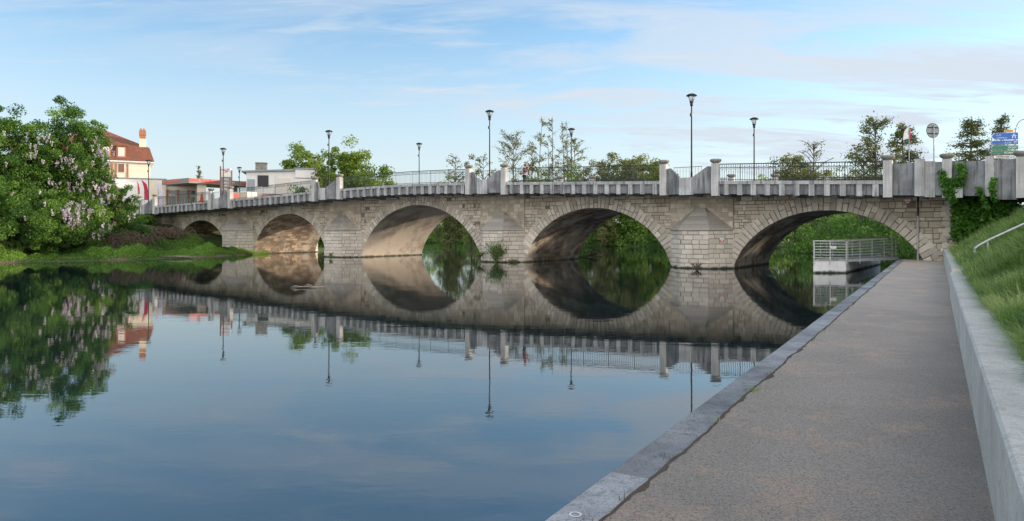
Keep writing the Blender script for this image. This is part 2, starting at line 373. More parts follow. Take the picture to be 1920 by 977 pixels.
def water_mat():
    m, N, L, bs = new_mat('river_water')
    bs.inputs['Base Color'].default_value = (0.007, 0.018, 0.018, 1); bs.inputs['Roughness'].default_value = 0.012; bs.inputs['IOR'].default_value = 2.8
    n1 = noise(N, L, 1.0, 3, 0.5, (0.9, 2.2, 1)); n2 = noise(N, L, 0.22, 2, 0.5, (1, 2.0, 1)); n3 = noise(N, L, 5.0, 2, 0.5, (0.8, 1.6, 1))
    # choppy bands upstream of the arches
    g = N.new('ShaderNodeNewGeometry'); sp = N.new('ShaderNodeSeparateXYZ'); L.new(g.outputs['Position'], sp.inputs[0])
    band = noise(N, L, 0.05, 3, 0.6, (0.5, 2.6, 1), loc=(3, 1, 0)); bm = maprange(N, L, band, 0.52, 0.62)
    far = maprange(N, L, sp.outputs[1], 66, 80); mul = N.new('ShaderNodeMath'); mul.operation = 'MULTIPLY'; L.new(bm, mul.inputs[0]); L.new(far, mul.inputs[1])
    st = N.new('ShaderNodeMath'); st.operation = 'MULTIPLY_ADD'; L.new(mul.outputs[0], st.inputs[0]); st.inputs[1].default_value = 0.35; st.inputs[2].default_value = 0.015
    b0 = N.new('ShaderNodeBump'); b0.inputs['Strength'].default_value = 0.07; b0.inputs['Distance'].default_value = 0.05; L.new(n2, b0.inputs['Height'])
    b1 = N.new('ShaderNodeBump'); b1.inputs['Strength'].default_value = 0.09; b1.inputs['Distance'].default_value = 0.012; L.new(n1, b1.inputs['Height']); L.new(b0.outputs[0], b1.inputs['Normal'])
    b2 = N.new('ShaderNodeBump'); b2.inputs['Distance'].default_value = 0.03; L.new(n3, b2.inputs['Height']); L.new(st.outputs[0], b2.inputs['Strength']); L.new(b1.outputs[0], b2.inputs['Normal'])
    L.new(b2.outputs[0], bs.inputs['Normal']); return m
M['water'] = water_mat()

def path_mat():
    m, N, L, bs = new_mat('worn_path_surface')
    fine = noise(N, L, 62, 4, 0.95); mid = noise(N, L, 30, 8, 0.95); big = noise(N, L, 0.7, 5, 0.6); pt = noise(N, L, 1.6, 6, 0.7, loc=(5, 2, 0))
    c = mixc(N, L, maprange(N, L, big, 0.35, 0.65), (0.58, 0.50, 0.42), (0.68, 0.59, 0.50))
    c = mixc(N, L, maprange(N, L, pt, 0.50, 0.62, 0, 0.9), c, (0.80, 0.62, 0.48))
    c = mixc(N, L, maprange(N, L, mid, 0.46, 0.60, 0, 0.40), c, (0.22, 0.19, 0.165))
    c = mixc(N, L, maprange(N, L, fine, 0.51, 0.60, 0, 0.75), c, (0.12, 0.10, 0.088))
    vo = N.new('ShaderNodeTexVoronoi'); vo.inputs['Scale'].default_value = 46; tc = N.new('ShaderNodeTexCoord'); L.new(tc.outputs['Object'], vo.inputs['Vector'])
    k = maprange(N, L, vo.outputs['Distance'], 0.10, 0.24, 1, 0); sel = maprange(N, L, vo.outputs['Color'], 0.62, 0.75)
    mu = N.new('ShaderNodeMath'); mu.operation = 'MULTIPLY'; L.new(k, mu.inputs[0]); L.new(sel, mu.inputs[1])
    c = mixc(N, L, mu.outputs[0], c, (0.42, 0.39, 0.35))
    L.new(c, bs.inputs['Base Color']); bs.inputs['Roughness'].default_value = 0.95
    b1 = bump(N, L, bs, fine, 1.0, 0.02); bump(N, L, bs, mid, 0.8, 0.03, b1); return m
M['path'] = path_mat()
def kerb_mat(name, lo, hi, dark):
    m, N, L, bs = new_mat(name)
    n1 = noise(N, L, 1.3, 6, 0.7); n2 = noise(N, L, 55, 5, 0.8); n3 = noise(N, L, 9, 8, 0.8, dist=0.6)
    c = mixc(N, L, maprange(N, L, n1, 0.35, 0.65), lo, hi)
    c = mixc(N, L, maprange(N, L, n3, 0.50, 0.66, 0, 0.6), c, dark); c = mixc(N, L, maprange(N, L, n2, 0.48, 0.62, 0, 0.55), c, dark)
    v = N.new('ShaderNodeHueSaturation'); L.new(c, v.inputs['Color']); L.new(maprange(N, L, attr(N), 0, 1, 0.75, 1.2), v.inputs['Value'])
    L.new(v.outputs[0], bs.inputs['Base Color']); bs.inputs['Roughness'].default_value = 0.8
    b1 = bump(N, L, bs, n2, 0.4, 0.008); bump(N, L, bs, n3, 0.3, 0.015, b1); return m
M['kerb'] = kerb_mat('blue_grey_kerb_stone', (0.23, 0.235, 0.235), (0.42, 0.42, 0.415), (0.07, 0.07, 0.07))
M['low_wall'] = kerb_mat('pale_granite_wall', (0.54, 0.515, 0.45), (0.68, 0.655, 0.585), (0.30, 0.29, 0.255))
def soil_mat(name, a, b, c_):
    m, N, L, bs = new_mat(name); n1 = noise(N, L, 0.25, 6, 0.65); n2 = noise(N, L, 4, 6, 0.75)
    c = mixc(N, L, maprange(N, L, n1, 0.4, 0.62), a, b); c = mixc(N, L, maprange(N, L, n2, 0.5, 0.7, 0, 0.7), c, c_)
    L.new(c, bs.inputs['Base Color']); bs.inputs['Roughness'].default_value = 1; bump(N, L, bs, n2, 0.8, 0.08); return m
M['land'] = soil_mat('meadow_ground', (0.06, 0.10, 0.03), (0.09, 0.14, 0.04), (0.10, 0.085, 0.05))
M['bank'] = soil_mat('bank_turf', (0.05, 0.085, 0.025), (0.07, 0.11, 0.03), (0.06, 0.06, 0.03))
M['mud'] = soil_mat('riverside_mud', (0.12, 0.095, 0.06), (0.17, 0.135, 0.09), (0.06, 0.06, 0.03))
M['soil'] = soil_mat('kerb_joint_soil', (0.075, 0.055, 0.04), (0.12, 0.09, 0.065), (0.04, 0.035, 0.03))
M['asphalt'] = soil_mat('asphalt', (0.05, 0.05, 0.052), (0.06, 0.06, 0.062), (0.04, 0.04, 0.042))

def text_obj(name, s, size, mat, parent, loc, rot, ext=0.004, xs=1.0, align='LEFT', bold=0.0):
    cu = bpy.data.curves.new(name, 'FONT'); cu.body = s; cu.size = size; cu.extrude = ext; cu.align_x = align; cu.offset = bold
    cu.resolution_u = 3
    t = bpy.data.objects.new(name, cu); link(t)
    me = bpy.data.meshes.new_from_object(t.evaluated_get(bpy.context.evaluated_depsgraph_get()))
    bpy.data.objects.remove(t); me.materials.clear(); me.materials.append(mat)
    o = link(bpy.data.objects.new(name, me)); o.parent = parent; o.location = loc; o.rotation_euler = rot; o.scale = (xs, 1, 1)
    return o

# ---------------------------------------------------------------- frames of reference
# bridge frame: local x runs along the bridge to the left, local y out towards the quay side, z up, water at 0
BANG = math.atan2(0.574, -0.819); P0 = Vector((12.95, 45.26, 0.0))
cB, sB = math.cos(BANG), math.sin(BANG)
def B(s, o, z): return Vector((P0.x+s*cB-o*sB, P0.y+s*sB+o*cB, z))
ZB_S = [-30, -16, -10, -1.7, 3.9, 14.2, 18.4, 22.6, 27.2, 32, 37.5, 42.5, 48, 52.6, 62, 70, 95]
ZB_Z = [3.7, 4.06, 4.28, 4.60, 4.81, 5.16, 5.30, 5.40, 5.40, 5.30, 5.14, 4.98, 4.82, 4.70, 4.46, 4.28, 3.9]
_s = np.linspace(-30, 95, 501); _z = np.interp(_s, ZB_S, ZB_Z)
_k = np.exp(-0.5*(np.arange(-14, 15)/6.0)**2); _k /= _k.sum(); _z = np.convolve(np.pad(_z, 14, mode='edge'), _k, 'valid')
def zb(s): return float(np.interp(s, _s, _z))      # level of the parapet's lower edge
# quay frame
Q0 = Vector((0.18, 3.88)); QE = Vector((0.5176, 0.8557)); QM = Vector((0.8557, -0.5176))
def Q(t, q, z): return Vector((Q0.x+QE.x*t+QM.x*q, Q0.y+QE.y*t+QM.y*q, z))
def at(x, D, z): return Vector(((x-960)/F*D, D, z))
def zat(y, D): return CAM_H+(434-y)/F*D

# ---------------------------------------------------------------- river, land
def river_poly():
    pts = [Q(-40, 1.0, 0), Q(38, 1.0, 0)]
    pts = [(p.x, p.y) for p in pts]+[(25, 42), (30, 52), (36, 75), (38, 95), (32, 102), (18.4, 110), (5, 122), (-12.3, 147), (-50, 175), (-110, 195), (-115, 170),
           (-60, 152), (-36, 120), (-27, 100), (-22, 88), (-24.5, 79), (-25.6, 74.5), (-27, 68), (-28.7, 62.5), (-33, 56.5), (-38, 52), (-50, 44), (-75, 30), (-110, 5), (-130, -60)]
    return np.array(pts)
RP = river_poly()
def sdist(X, Y):
    """signed distance to the river, negative over water"""
    P = np.stack([X.ravel(), Y.ravel()], 1); n = len(RP); best = np.full(len(P), 1e9); inside = np.zeros(len(P), bool)
    for i in range(n):
        a = RP[i]; b = RP[(i+1) % n]; ab = b-a
        t = np.clip(((P-a)@ab)/(ab@ab), 0, 1); d = np.linalg.norm(P-(a+t[:, None]*ab), axis=1); best = np.minimum(best, d)
        c = ((a[1] > P[:, 1]) != (b[1] > P[:, 1])) & (P[:, 0] < (b[0]-a[0])*(P[:, 1]-a[1])/(b[1]-a[1]+1e-12)+a[0]); inside ^= c
    return np.where(inside, -best, best).reshape(X.shape)
def land_z(X, Y):
    d = sdist(X, Y); wob = 0.25*np.sin(X*0.31+1)*np.cos(Y*0.27)+0.12*np.sin(X*1.1+Y*0.7)
    z = np.interp(d, [-12, -3, -0.4, 0.0, 0.35, 3.5, 9, 16, 30, 2000], [-2, -1.2, -0.35, -0.02, 0.20, 0.55, 1.5, 3.3, 4.0, 4.0])
    z = z+wob*np.clip(d/4, 0, 1)
    # right of the quay the bank mesh takes over
    q = (X-Q0.x)*QM.x+(Y-Q0.y)*QM.y; t = (X-Q0.x)*QE.x+(Y-Q0.y)*QE.y
    m = (q > 0.3) & (t < 42); return np.where(m, -1.0, z)
def grid(name, xs, ys, zf, mat, **kw):
    X, Y = np.meshgrid(xs, ys); Z = zf(X, Y); nx, ny = len(xs), len(ys)
    V = np.stack([X, Y, Z], -1).reshape(-1, 3); idx = np.arange(nx*ny).reshape(ny, nx)
    Fc = np.stack([idx[:-1, :-1], idx[:-1, 1:], idx[1:, 1:], idx[1:, :-1]], -1).reshape(-1, 4)
    me = bpy.data.meshes.new(name); me.from_pydata(V.tolist(), [], Fc.tolist()); me.polygons.foreach_set('use_smooth', [True]*len(me.polygons)); me.materials.append(mat)
    o = link(bpy.data.objects.new(name, me)); tag(o, **kw); return o
def axis(a, b, n, lo, hi):   # fine between a and b, coarse outwards to lo / hi
    return np.concatenate([-(np.geomspace(1, a-lo, 14)[::-1])+a, np.linspace(a, b, n)[0:], b+np.geomspace(1, hi-b, 14)])
grid('ground', axis(-70, 60, 150, -1500, 1500), axis(30, 180, 170, -1200, 1800), land_z, M['land'], kind='structure')
wg = G(); wg.add([(-160, -80, 0), (60, -80, 0), (60, 220, 0), (-160, 220, 0)], [(0, 1, 2, 3)])
wg.build('river_water', M['water'], kind='structure')

# strip of bare mud at the left waterline
def bank_strip(name, pts, w, z0, z1, mat):
    g = G(); n = len(pts)
    for i in range(n-1):
        a, b = Vector(pts[i]), Vector(pts[i+1]); k = max(2, int((b-a).length/0.5))
        for j in range(k):
            p = a.lerp(b, j/k); q = a.lerp(b, (j+1)/k)
            nrm = Vector((-(b-a).y, (b-a).x)).normalized()
            if nrm.x > 0: nrm = -nrm
            def off(pp): return 0.35*math.sin(pp.x*1.3)+0.25*math.sin(pp.y*2.1)
            g.add([(p.x-nrm.x*(.05+.6*off(p)), p.y-nrm.y*(.05+.6*off(p)), z0), (q.x-nrm.x*(.05+.6*off(q)), q.y-nrm.y*(.05+.6*off(q)), z0), (q.x+nrm.x*w, q.y+nrm.y*w, z1), (p.x+nrm.x*w, p.y+nrm.y*w, z1)], [(0, 1, 2, 3)])
    return g.build(name, mat, smooth=True, kind='structure')
LEFTB = [(-60, 37.5), (-50, 44), (-38, 52), (-33, 56.5), (-28.7, 62.5), (-27, 68), (-25.6, 74.5)]
bank_strip('mud_bank', LEFTB, 0.5, -0.12, 0.30, M['mud'])

# ---------------------------------------------------------------- quay: kerb, path, low wall, grass bank
T0, T1 = -14.0, 42.5; PZ = 0.75
g = G(); t = T0; 
while t < T1:
    ln = random.uniform(0.95, 1.25); r = random.random(); w = 0.30
    a, b = t+0.004, min(t+ln, T1)-0.004; c = 0.02
    top = PZ+0.016+random.uniform(-0.003, 0.003)
    g.hexa([Q(a, 0, -1.5), Q(a, w, -1.5), Q(b, w, -1.5), Q(b, 0, -1.5), Q(a, 0, top-c), Q(a, w, top-c), Q(b, w, top-c), Q(b, 0, top-c)][::1], r)
    g.hexa([Q(a, 0, top-c), Q(a, w, top-c), Q(b, w, top-c), Q(b, 0, top-c), Q(a, c, top), Q(a, w, top), Q(b, w, top), Q(b, c, top)], r)
    t += ln
g.build('quay_kerb', M['kerb'], kind='structure')
g = G(); n = 700; ts = np.linspace(T0, T1, n)
jit = np.convolve(RNG.normal(size=n+6), np.ones(7)/7, 'valid')[:n]*0.022; jit2 = RNG.normal(size=n)*0.006
V = []; Fc = []
qs = [None, 0.6, 1.2, 1.8, 2.16]
for i, t_ in enumerate(ts):
    for k, q_ in enumerate(qs):
        if q_ is None: p = Q(t_, 0.285+jit[i]+jit2[i], PZ+0.0215)
        else: p = Q(t_, q_, PZ+(0.012 if k < 4 else 0.006))
        V.append(p)
m_ = len(qs)
for i in range(n-1):
    for k in range(m_-1): Fc.append((i*m_+k, i*m_+k+1, (i+1)*m_+k+1, (i+1)*m_+k))
g.add(V, Fc, 0.5); g.build('footpath', M['path'], smooth=True, kind='structure')
# low stone wall
g = G(); t = T0; HN, HF, TS = 0.61, 0.70, 16.6
while t < T1-3:
    ln = 2.45
    if t < TS < t+ln+1.0: ln = TS-t
    far = t >= TS-0.01; h = PZ+(HF if far else HN); q0 = 2.13+(0.035 if far else 0.0); q1 = 2.50+(0.06 if far else 0)
    a, b = t+0.005, t+ln-0.005; c = 0.018; r = 0.35+0.3*random.random()
    g.hexa([Q(a, q0, -0.5), Q(a, q1, -0.5), Q(b, q1, -0.5), Q(b, q0, -0.5), Q(a, q0, h-c), Q(a, q1, h-c), Q(b, q1, h-c), Q(b, q0, h-c)], r)
    g.hexa([Q(a, q0, h-c), Q(a, q1, h-c), Q(b, q1, h-c), Q(b, q0, h-c), Q(a+.004, q0+c, h), Q(a+.004, q1, h), Q(b-.004, q1, h), Q(b-.004, q0+c, h)], r)
    t += ln
g.build('retaining_wall', M['low_wall'], label='low pale stone wall holding the grass bank beside the path', cat='wall')
def bank_h(t, q):
    z = PZ+0.50+np.interp(q, [2.3, 2.6, 3.2, 8.6, 10.5, 60], [0.0, 0.08, 0.42, 3.75, 4.25, 4.3])
    return z+(0.08*np.sin(t*1.3+q)+0.06*np.sin(t*0.5+q*2.2)+0.05*np.sin(t*3.1-q*1.7))*np.clip((q-2.5)/0.5, 0, 1)
tt = np.linspace(T0, 60, 180); qq = np.concatenate([np.linspace(2.46, 11, 40), np.array([14, 20, 30, 60])])
V = [Q(a, b, float(bank_h(a, b))) for a in tt for b in qq]; k = len(qq)
Fc = [(i*k+j, i*k+j+1, (i+1)*k+j+1, (i+1)*k+j) for i in range(len(tt)-1) for j in range(k-1)]
g = G(); g.add(V, Fc, 0.5); g.build('grass_slope', M['bank'], smooth=True, kind='structure')

# grass blades
def grass_mesh():
    rng = np.random.default_rng(11)
    bands = [(2.0, 7.0, 2.42, 4.6, 26000, .20), (7.0, 13.0, 2.42, 5.0, 36000, .24), (13.0, 22.0, 2.42, 5.8, 34000, .30), (22.0, 37.0, 2.45, 8.0, 30000, .38)]
    T = []; Qd = []; H = []
    for a, b, c, d, n, h in bands:
        # clumped distribution
        nc = n//14; ct = rng.uniform(a, b, nc); cq = rng.uniform(c, d, nc); ch = h*(0.55+0.9*rng.random(nc))
        k = rng.integers(0, nc, n); sp = 0.10 if a < 7 else 0.16
        T.append(ct[k]+rng.normal(size=n)*sp); Qd.append(np.maximum(cq[k]+rng.normal(size=n)*sp, 2.44+rng.random(n)*0.12)); H.append(ch[k]*(0.6+0.7*rng.random(n)))
    T = np.concatenate(T); Qd = np.concatenate(Qd); H = np.concatenate(H); n = len(T)
    # short overhang onto the wall edge
    Z = bank_h(T, Qd)-0.03; Z = np.maximum(Z, PZ+0.50)
    P = np.stack([Q0.x+QE.x*T+QM.x*Qd, Q0.y+QE.y*T+QM.y*Qd, Z], 1)
    cl = np.sin(T*2.3+np.sin(Qd*3))*1.2
    an = cl+rng.normal(size=n)*0.9+2.6; lean = rng.random(n)*0.75+0.15
    dirv = np.stack([np.cos(an)*0.7-QM.x*0.55, np.sin(an)*0.7-QM.y*0.55, np.zeros(n)], 1)
    side = np.stack([-dirv[:, 1], dirv[:, 0], np.zeros(n)], 1); side /= np.linalg.norm(side, axis=1)[:, None]
    w = (0.0045+0.004*rng.random(n)+np.interp(T, [0, 10, 35], [0, 0.002, 0.014]))[:, None]
    Hc = H[:, None]; up = np.array([0, 0, 1.0])
    p1 = P+up*Hc*0.55+dirv*Hc*lean[:, None]*0.35; p2 = P+up*Hc*(0.95-0.45*lean[:, None])+dirv*Hc*lean[:, None]
    V = np.empty((n, 2, 4, 3))
    V[:, 0, 0] = P-side*w; V[:, 0, 1] = P+side*w; V[:, 0, 2] = p1+side*w*0.8; V[:, 0, 3] = p1-side*w*0.8
    V[:, 1, 0] = p1-side*w*0.8; V[:, 1, 1] = p1+side*w*0.8; V[:, 1, 2] = p2+side*w*0.12; V[:, 1, 3] = p2-side*w*0.12
    patch = 0.5+0.25*np.sin(T*1.9+Qd*2.7)+0.15*np.sin(T*0.7-Qd*1.3)
    r = np.clip(rng.normal(0.0, 0.2, n)+patch*0.9, 0, 1); r = np.repeat(r, 2)
    o = np_mesh('bank_grass', V.reshape(-1, 3), 4, M['grass'], None, r)
    tag(o, label='long tufted green grass on the slope above the low wall', cat='grass', kind='stuff')
grass_mesh()

# ---------------------------------------------------------------- the bridge
BR = empty('stone_bridge', (P0.x, P0.y, 0), BANG, 'old five-arched stone road bridge with concrete parapets and iron railings over the river', 'bridge')
W = 8.0
ARCH = [(-6.7, 5.35, 3.60), (8.7, 5.87, 4.03), (25.65, 6.9, 4.60), (43.0, 5.75, 4.10), (58.4, 4.9, 3.60)]
PIER = [(0.75, 2.1), (16.7, 2.1), (34.9, 2.35), (51.1, 2.35)]
def arch_z(a, x):
    c, hw, rise = a; dx = np.clip(np.abs((np.asarray(x, float)-c))/hw, 0, 1)*hw
    R = (hw*hw+rise*rise)/(2*rise); seg = np.sqrt(np.maximum(R*R-dx*dx, 0))-(R-rise)
    ell = rise*np.sqrt(np.maximum(1-(dx/hw)**2, 0)); k = 0.68 if hw > 5 else 0.25
    return k*seg+(1-k)*ell
def arch_curve(a, n=61):
    c, hw, rise = a; th = np.linspace(-math.pi/2, math.pi/2, 1200); xs = c+hw*np.sin(th); zs = arch_z(a, xs)
    L_ = np.concatenate([[0], np.cumsum(np.hypot(np.diff(xs), np.diff(zs)))]); u = np.linspace(0, L_[-1], n)
    x = np.interp(u, L_, xs); z = np.interp(u, L_, zs); tx = np.gradient(x); tz = np.gradient(z); l = np.hypot(tx, tz)
    return x, z, -tz/l, tx/l, u      # normal points outwards (up)
S0, S1 = -13.35, 74.0
# solid body: faces with openings
def body_face(o, flip):
    ss = list(np.arange(S0, S1, 0.25))+[S1]
    for a in ARCH: ss += [a[0]-a[1]-1e-4, a[0]-a[1]+1e-4, a[0]+a[1]-1e-4, a[0]+a[1]+1e-4]+list(a[0]+a[1]*np.sin(np.linspace(-1.55, 1.55, 60)))
    ss = sorted(ss); V = []; Fc = []
    for s in ss:
        z0 = -1.5
        for a in ARCH:
            if abs(s-a[0]) < a[1]: z0 = float(arch_z(a, s))
        V += [(s, o, z0), (s, o, zb(s)+0.12)]
    for i in range(len(ss)-1):
        q = (2*i, 2*i+2, 2*i+3, 2*i+1); Fc.append(q[::-1] if flip else q)
    return V, Fc
g = G()
for o, fl in ((0.0, True), (-W, False)): g.add(*body_face(o, fl), 0.5)
g.add([(S0, 0, -1.5), (S0, -W, -1.5), (S0, -W, zb(S0)+.12), (S0, 0, zb(S0)+.12)], [(0, 1, 2, 3)], 0.5)
g.build('mortar_core', M['mortar'], BR)

def block(g, P, u0, u1, v0, v1, dep, c=0.018, r=None):
    """stone block on surface P(u,v,w)"""
    if r is None: r = random.random()
    j = lambda: random.uniform(-0.010, 0.010)
    u0 += j(); u1 += j(); v0 += j(); v1 += j()
    o = [P(u0, v0, 0), P(u1, v0, 0), P(u1, v1, 0), P(u0, v1, 0)]; m = [P(u0, v0, dep-c), P(u1, v0, dep-c), P(u1, v1, dep-c), P(u0, v1, dep-c)]
    i = [P(u0+c, v0+c, dep), P(u1-c, v0+c, dep), P(u1-c, v1-c, dep), P(u0+c, v1-c, dep)]
    F_ = [(8, 9, 10, 11)]
    for k in range(4):
        k2 = (k+1) % 4; F_ += [(k, k2, 4+k2, 4+k), (4+k, 4+k2, 8+k2, 8+k)]
    g.add(o+m+i, F_, r)
def courses(g, P, u0, u1, v0, v1, hmin, hmax, lmin, lmax, dep=0.04, gap=0.032, blocked=None, clip=None, band=None):
    v = v0
    while v < v1-0.05:
        h = random.uniform(hmin, hmax)
        if v+h > v1-0.08: h = v1-v
        u = u0-random.random()*lmin*0.5
        while u < u1:
            l = random.uniform(lmin, lmax); a, b = max(u, u0), min(u+l, u1); u += l
            if b-a < 0.08: continue
            for (aa, bb) in ([(a, b)] if clip is None else clip(a, b, v, v+h)):
                if bb-aa > 0.07: block(g, P, aa+gap/2, bb-gap/2, v+gap/2, v+h-gap/2, dep*random.uniform(0.6, 1.2))
        v += h
RT = 0.80
def clip_arch(a, b, v0, v1):
    out = [(a, b)]; zc = v0
    for c in ARCH:
        x, z, nx, nz, _ = arch_curve(c, 61); ex, ez = x+nx*RT*0.55, z+nz*RT*0.55
        if v0 > ez.max(): continue
        l, r = ex[ez > v0].min() if (ez > v0).any() else c[0], ex[ez > v0].max() if (ez > v0).any() else c[0]
        nw = []
        for p, q in out:
            if q <= l or p >= r: nw.append((p, q))
            else:
                if p < l: nw.append((p, l))
                if q > r: nw.append((r, q))
        out = nw
    return out
def front(u, v, w): return (u, w, v)
g = G()
# rows follow the level; the top row ends under the sloping deck
v = 0.0
while v < 5.5:
    h = random.choice([.20, .24, .27, .30, .36])*random.uniform(.92, 1.08); u = S0-random.random()*0.3
    while u < 66.5:
        l = random.choice([.24, .33, .45, .58, .75])*random.uniform(.85, 1.15); a, b = max(u, S0), min(u+l, S1); u += l
        if v+h*0.5 > zb((a+b)/2)+0.1: continue
        for aa, bb in clip_arch(a, b, v, v+h):
            if bb-aa < 0.08 or random.random() < 0.05: continue
            d_ = random.uniform(0.005, 0.055)
            if h > .29 and random.random() < .2: block(g, front, aa+.012, bb-.012, v+.012, v+h*.5-.01, d_, 0.016); block(g, front, aa+.012, bb-.012, v+h*.5+.01, v+h-.012, d_*.7, 0.016)
            else: block(g, front, aa+.012, bb-.016, v+.014+random.uniform(-.01, .012), v+h-.016, d_, 0.02)
    v += h
g.build('spandrel_wall', M['stone'], BR)
# far side of the body, plain masonry rows
g = G()
def back(u, v, w): return (-u, -W-w, v)
courses(g, back, -66.5, -S0, 0, 4.2, 0.26, 0.36, 0.5, 1.1, 0.04, 0.02, clip=lambda a, b, v0, v1: [(-q, -p) for p, q in clip_arch(-b, -a, v0, v1)])
g.build('spandrel_wall', M['stone'], BR)
for ai, a in enumerate(ARCH):
    # voussoirs
    x, z, nx, nz, u = arch_curve(a, 200); Lt = u[-1]; nb = int(Lt/0.30)
    cuts = np.linspace(0, Lt, nb+1)+np.concatenate([[0], RNG.uniform(-0.05, 0.05, nb-1), [0]])
    for side in (0, 1):
        g = G()
        def P(uu, rr, w):
            xx = np.interp(uu, u, x); zz = np.interp(uu, u, z); nxx = np.interp(uu, u, nx); nzz = np.interp(uu, u, nz)
            if side == 0: return (xx+nxx*rr, w, zz+nzz*rr)
            return (xx+nxx*rr, -W-w, zz+nzz*rr)
        for i in range(nb):
            T_ = RT*random.uniform(0.88, 1.12)
            top = zb(a[0])+0.06
            xm = np.interp((cuts[i]+cuts[i+1])/2, u, z)+np.interp((cuts[i]+cuts[i+1])/2, u, nz)*T_
            if xm > zb(a[0])-0.02: T_ = max(0.45, T_-(xm-zb(a[0])+0.02))
            if random.random() < 0.5:
                k = T_*random.uniform(0.35, 0.65); block(g, P, cuts[i]+.017, cuts[i+1]-.017, 0.0, k-.016, .065+random.uniform(-.008, .008)); block(g, P, cuts[i]+.017, cuts[i+1]-.017, k+.016, T_, .065+random.uniform(-.008, .008))
            else: block(g, P, cuts[i]+.017, cuts[i+1]-.017, 0.0, T_, .065+random.uniform(-.008, .008))
        g.build('arch_ring', M['ringstone'], BR)
    # barrel
    x, z, nx, nz, u = arch_curve(a, 49); x = np.concatenate([[x[0]], x, [x[-1]]]); z = np.concatenate([[-1.5], z, [-1.5]]); u = np.concatenate([[-1.5], u, [u[-1]+1.5]])
    g = G(); no = 9; os_ = np.linspace(0.03, -W-0.03, no); V = []; UV = []; Fc = []
    for i in range(len(x)):
        for o in os_: V.append((x[i], o, z[i])); UV.append((-o+ai*3.3, u[i]))
    for i in range(len(x)-1):
        for k in range(no-1): Fc.append((i*no+k, i*no+k+1, (i+1)*no+k+1, (i+1)*no+k))
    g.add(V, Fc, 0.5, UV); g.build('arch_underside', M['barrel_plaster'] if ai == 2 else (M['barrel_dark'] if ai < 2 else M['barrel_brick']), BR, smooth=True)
# piers with cutwaters
for c, hw in PIER:
    for side in (1, -1):
        base = 0.0 if side == 1 else -W
        def loc(s, o): return (s, base+side*o)
        poly = [(c-hw, 0), (c-hw+1.15, 1.3), (c+hw-1.15, 1.3), (c+hw, 0)]
        g = G(); g.prism([loc(*p) for p in ([(p[0], p[1]-0.0) for p in poly] if side == -1 else poly[::-1])], -1.5, 2.42, 0.4)
        core = g
        gb = G()
        for i in range(3):
            p, q = Vector(poly[i]), Vector(poly[i+1]); L_ = (q-p).length; dv = (q-p)/L_; nv = Vector((-dv.y, dv.x))
            def P(u_, v_, w_): 
                k = p+dv*u_+nv*w_; k2 = loc(k.x, k.y); return (k2[0], k2[1], v_)
            courses(gb, P, 0.0, L_, -0.28, 2.40, 0.28, 0.33, 0.42, 0.85, 0.035)
            if i == 1: pass
        # ledge at the waterline
        led = [(c-hw-.05, 0), (c-hw+1.08, 1.42), (c+hw-1.08, 1.42), (c+hw+.05, 0)]
        gb.prism([loc(*p) for p in (led if side == -1 else led[::-1])], -0.6, 0.12, 0.2)
        pr = gb.build('pier', M['pierstone'], BR)
        core.build('pier_core', M['pale_mortar'], pr)
        gc = G(); bz, tz = 2.42, 3.86; n = 5
        bp = [(c-hw-.10, 0.0), (c-hw+1.09, 1.42), (c+hw-1.09, 1.42), (c+hw+.10, 0.0)]; tp = [(c-.42, 0.0), (c-.34, 0.26), (c+.34, 0.26), (c+.42, 0.0)]
        lip = [loc(*p) for p in (bp if side == -1 else bp[::-1])]; gc.prism(lip, bz, bz+0.13, 0.4)
        for i in range(n):
            k0, k1 = i/n, (i+1)/n; r = random.random()
            lo = [(p[0]*(1-k0)+t[0]*k0, p[1]*(1-k0)+t[1]*k0) for p, t in zip(bp, tp)]; hi = [(p[0]*(1-k1)+t[0]*k1+.0, p[1]*(1-k1)+t[1]*k1) for p, t in zip(bp, tp)]
            lo = [(c+(x_-c)*0.985, y_*0.985) for x_, y_ in lo]; hi = [(c+(x_-c)*1.025, y_*1.025) for x_, y_ in hi]
            z0_, z1_ = bz+0.13+(tz-bz-.13)*k0, bz+.13+(tz-bz-.13)*k1
            # two or three stones per layer
            pts = [(*loc(*p), z0_) for p in lo]+[(*loc(*p), z1_-0.012) for p in hi]
            for (k, k2) in ((0, 1), (1, 2), (2, 3)):
                fc = (k, k2, 4+k2, 4+k); gc.add([pts[j] for j in fc], [(0, 1, 2, 3) if side == -1 else (3, 2, 1, 0)], random.random())
            gc.add([pts[4], pts[5], pts[6], pts[7]], [(0, 1, 2, 3)], r)
        gc.build('pier_cap', M['capstone'], pr)
        if side == 1:   # pilaster above the cap
            gp = G()
            def P(u_, v_, w_): return (u_, w_+0.10, v_)
            gp.box(c-hw, c+hw, -0.02, 0.10, 2.4, zb(c)+0.05, 0.3)
            courses(gp, P, c-hw+.01, c+hw-.01, 2.42, zb(c)+0.04, 0.25, 0.33, 0.35, 0.7, 0.035)
            gp.build('pilaster', M['stone'], BR)
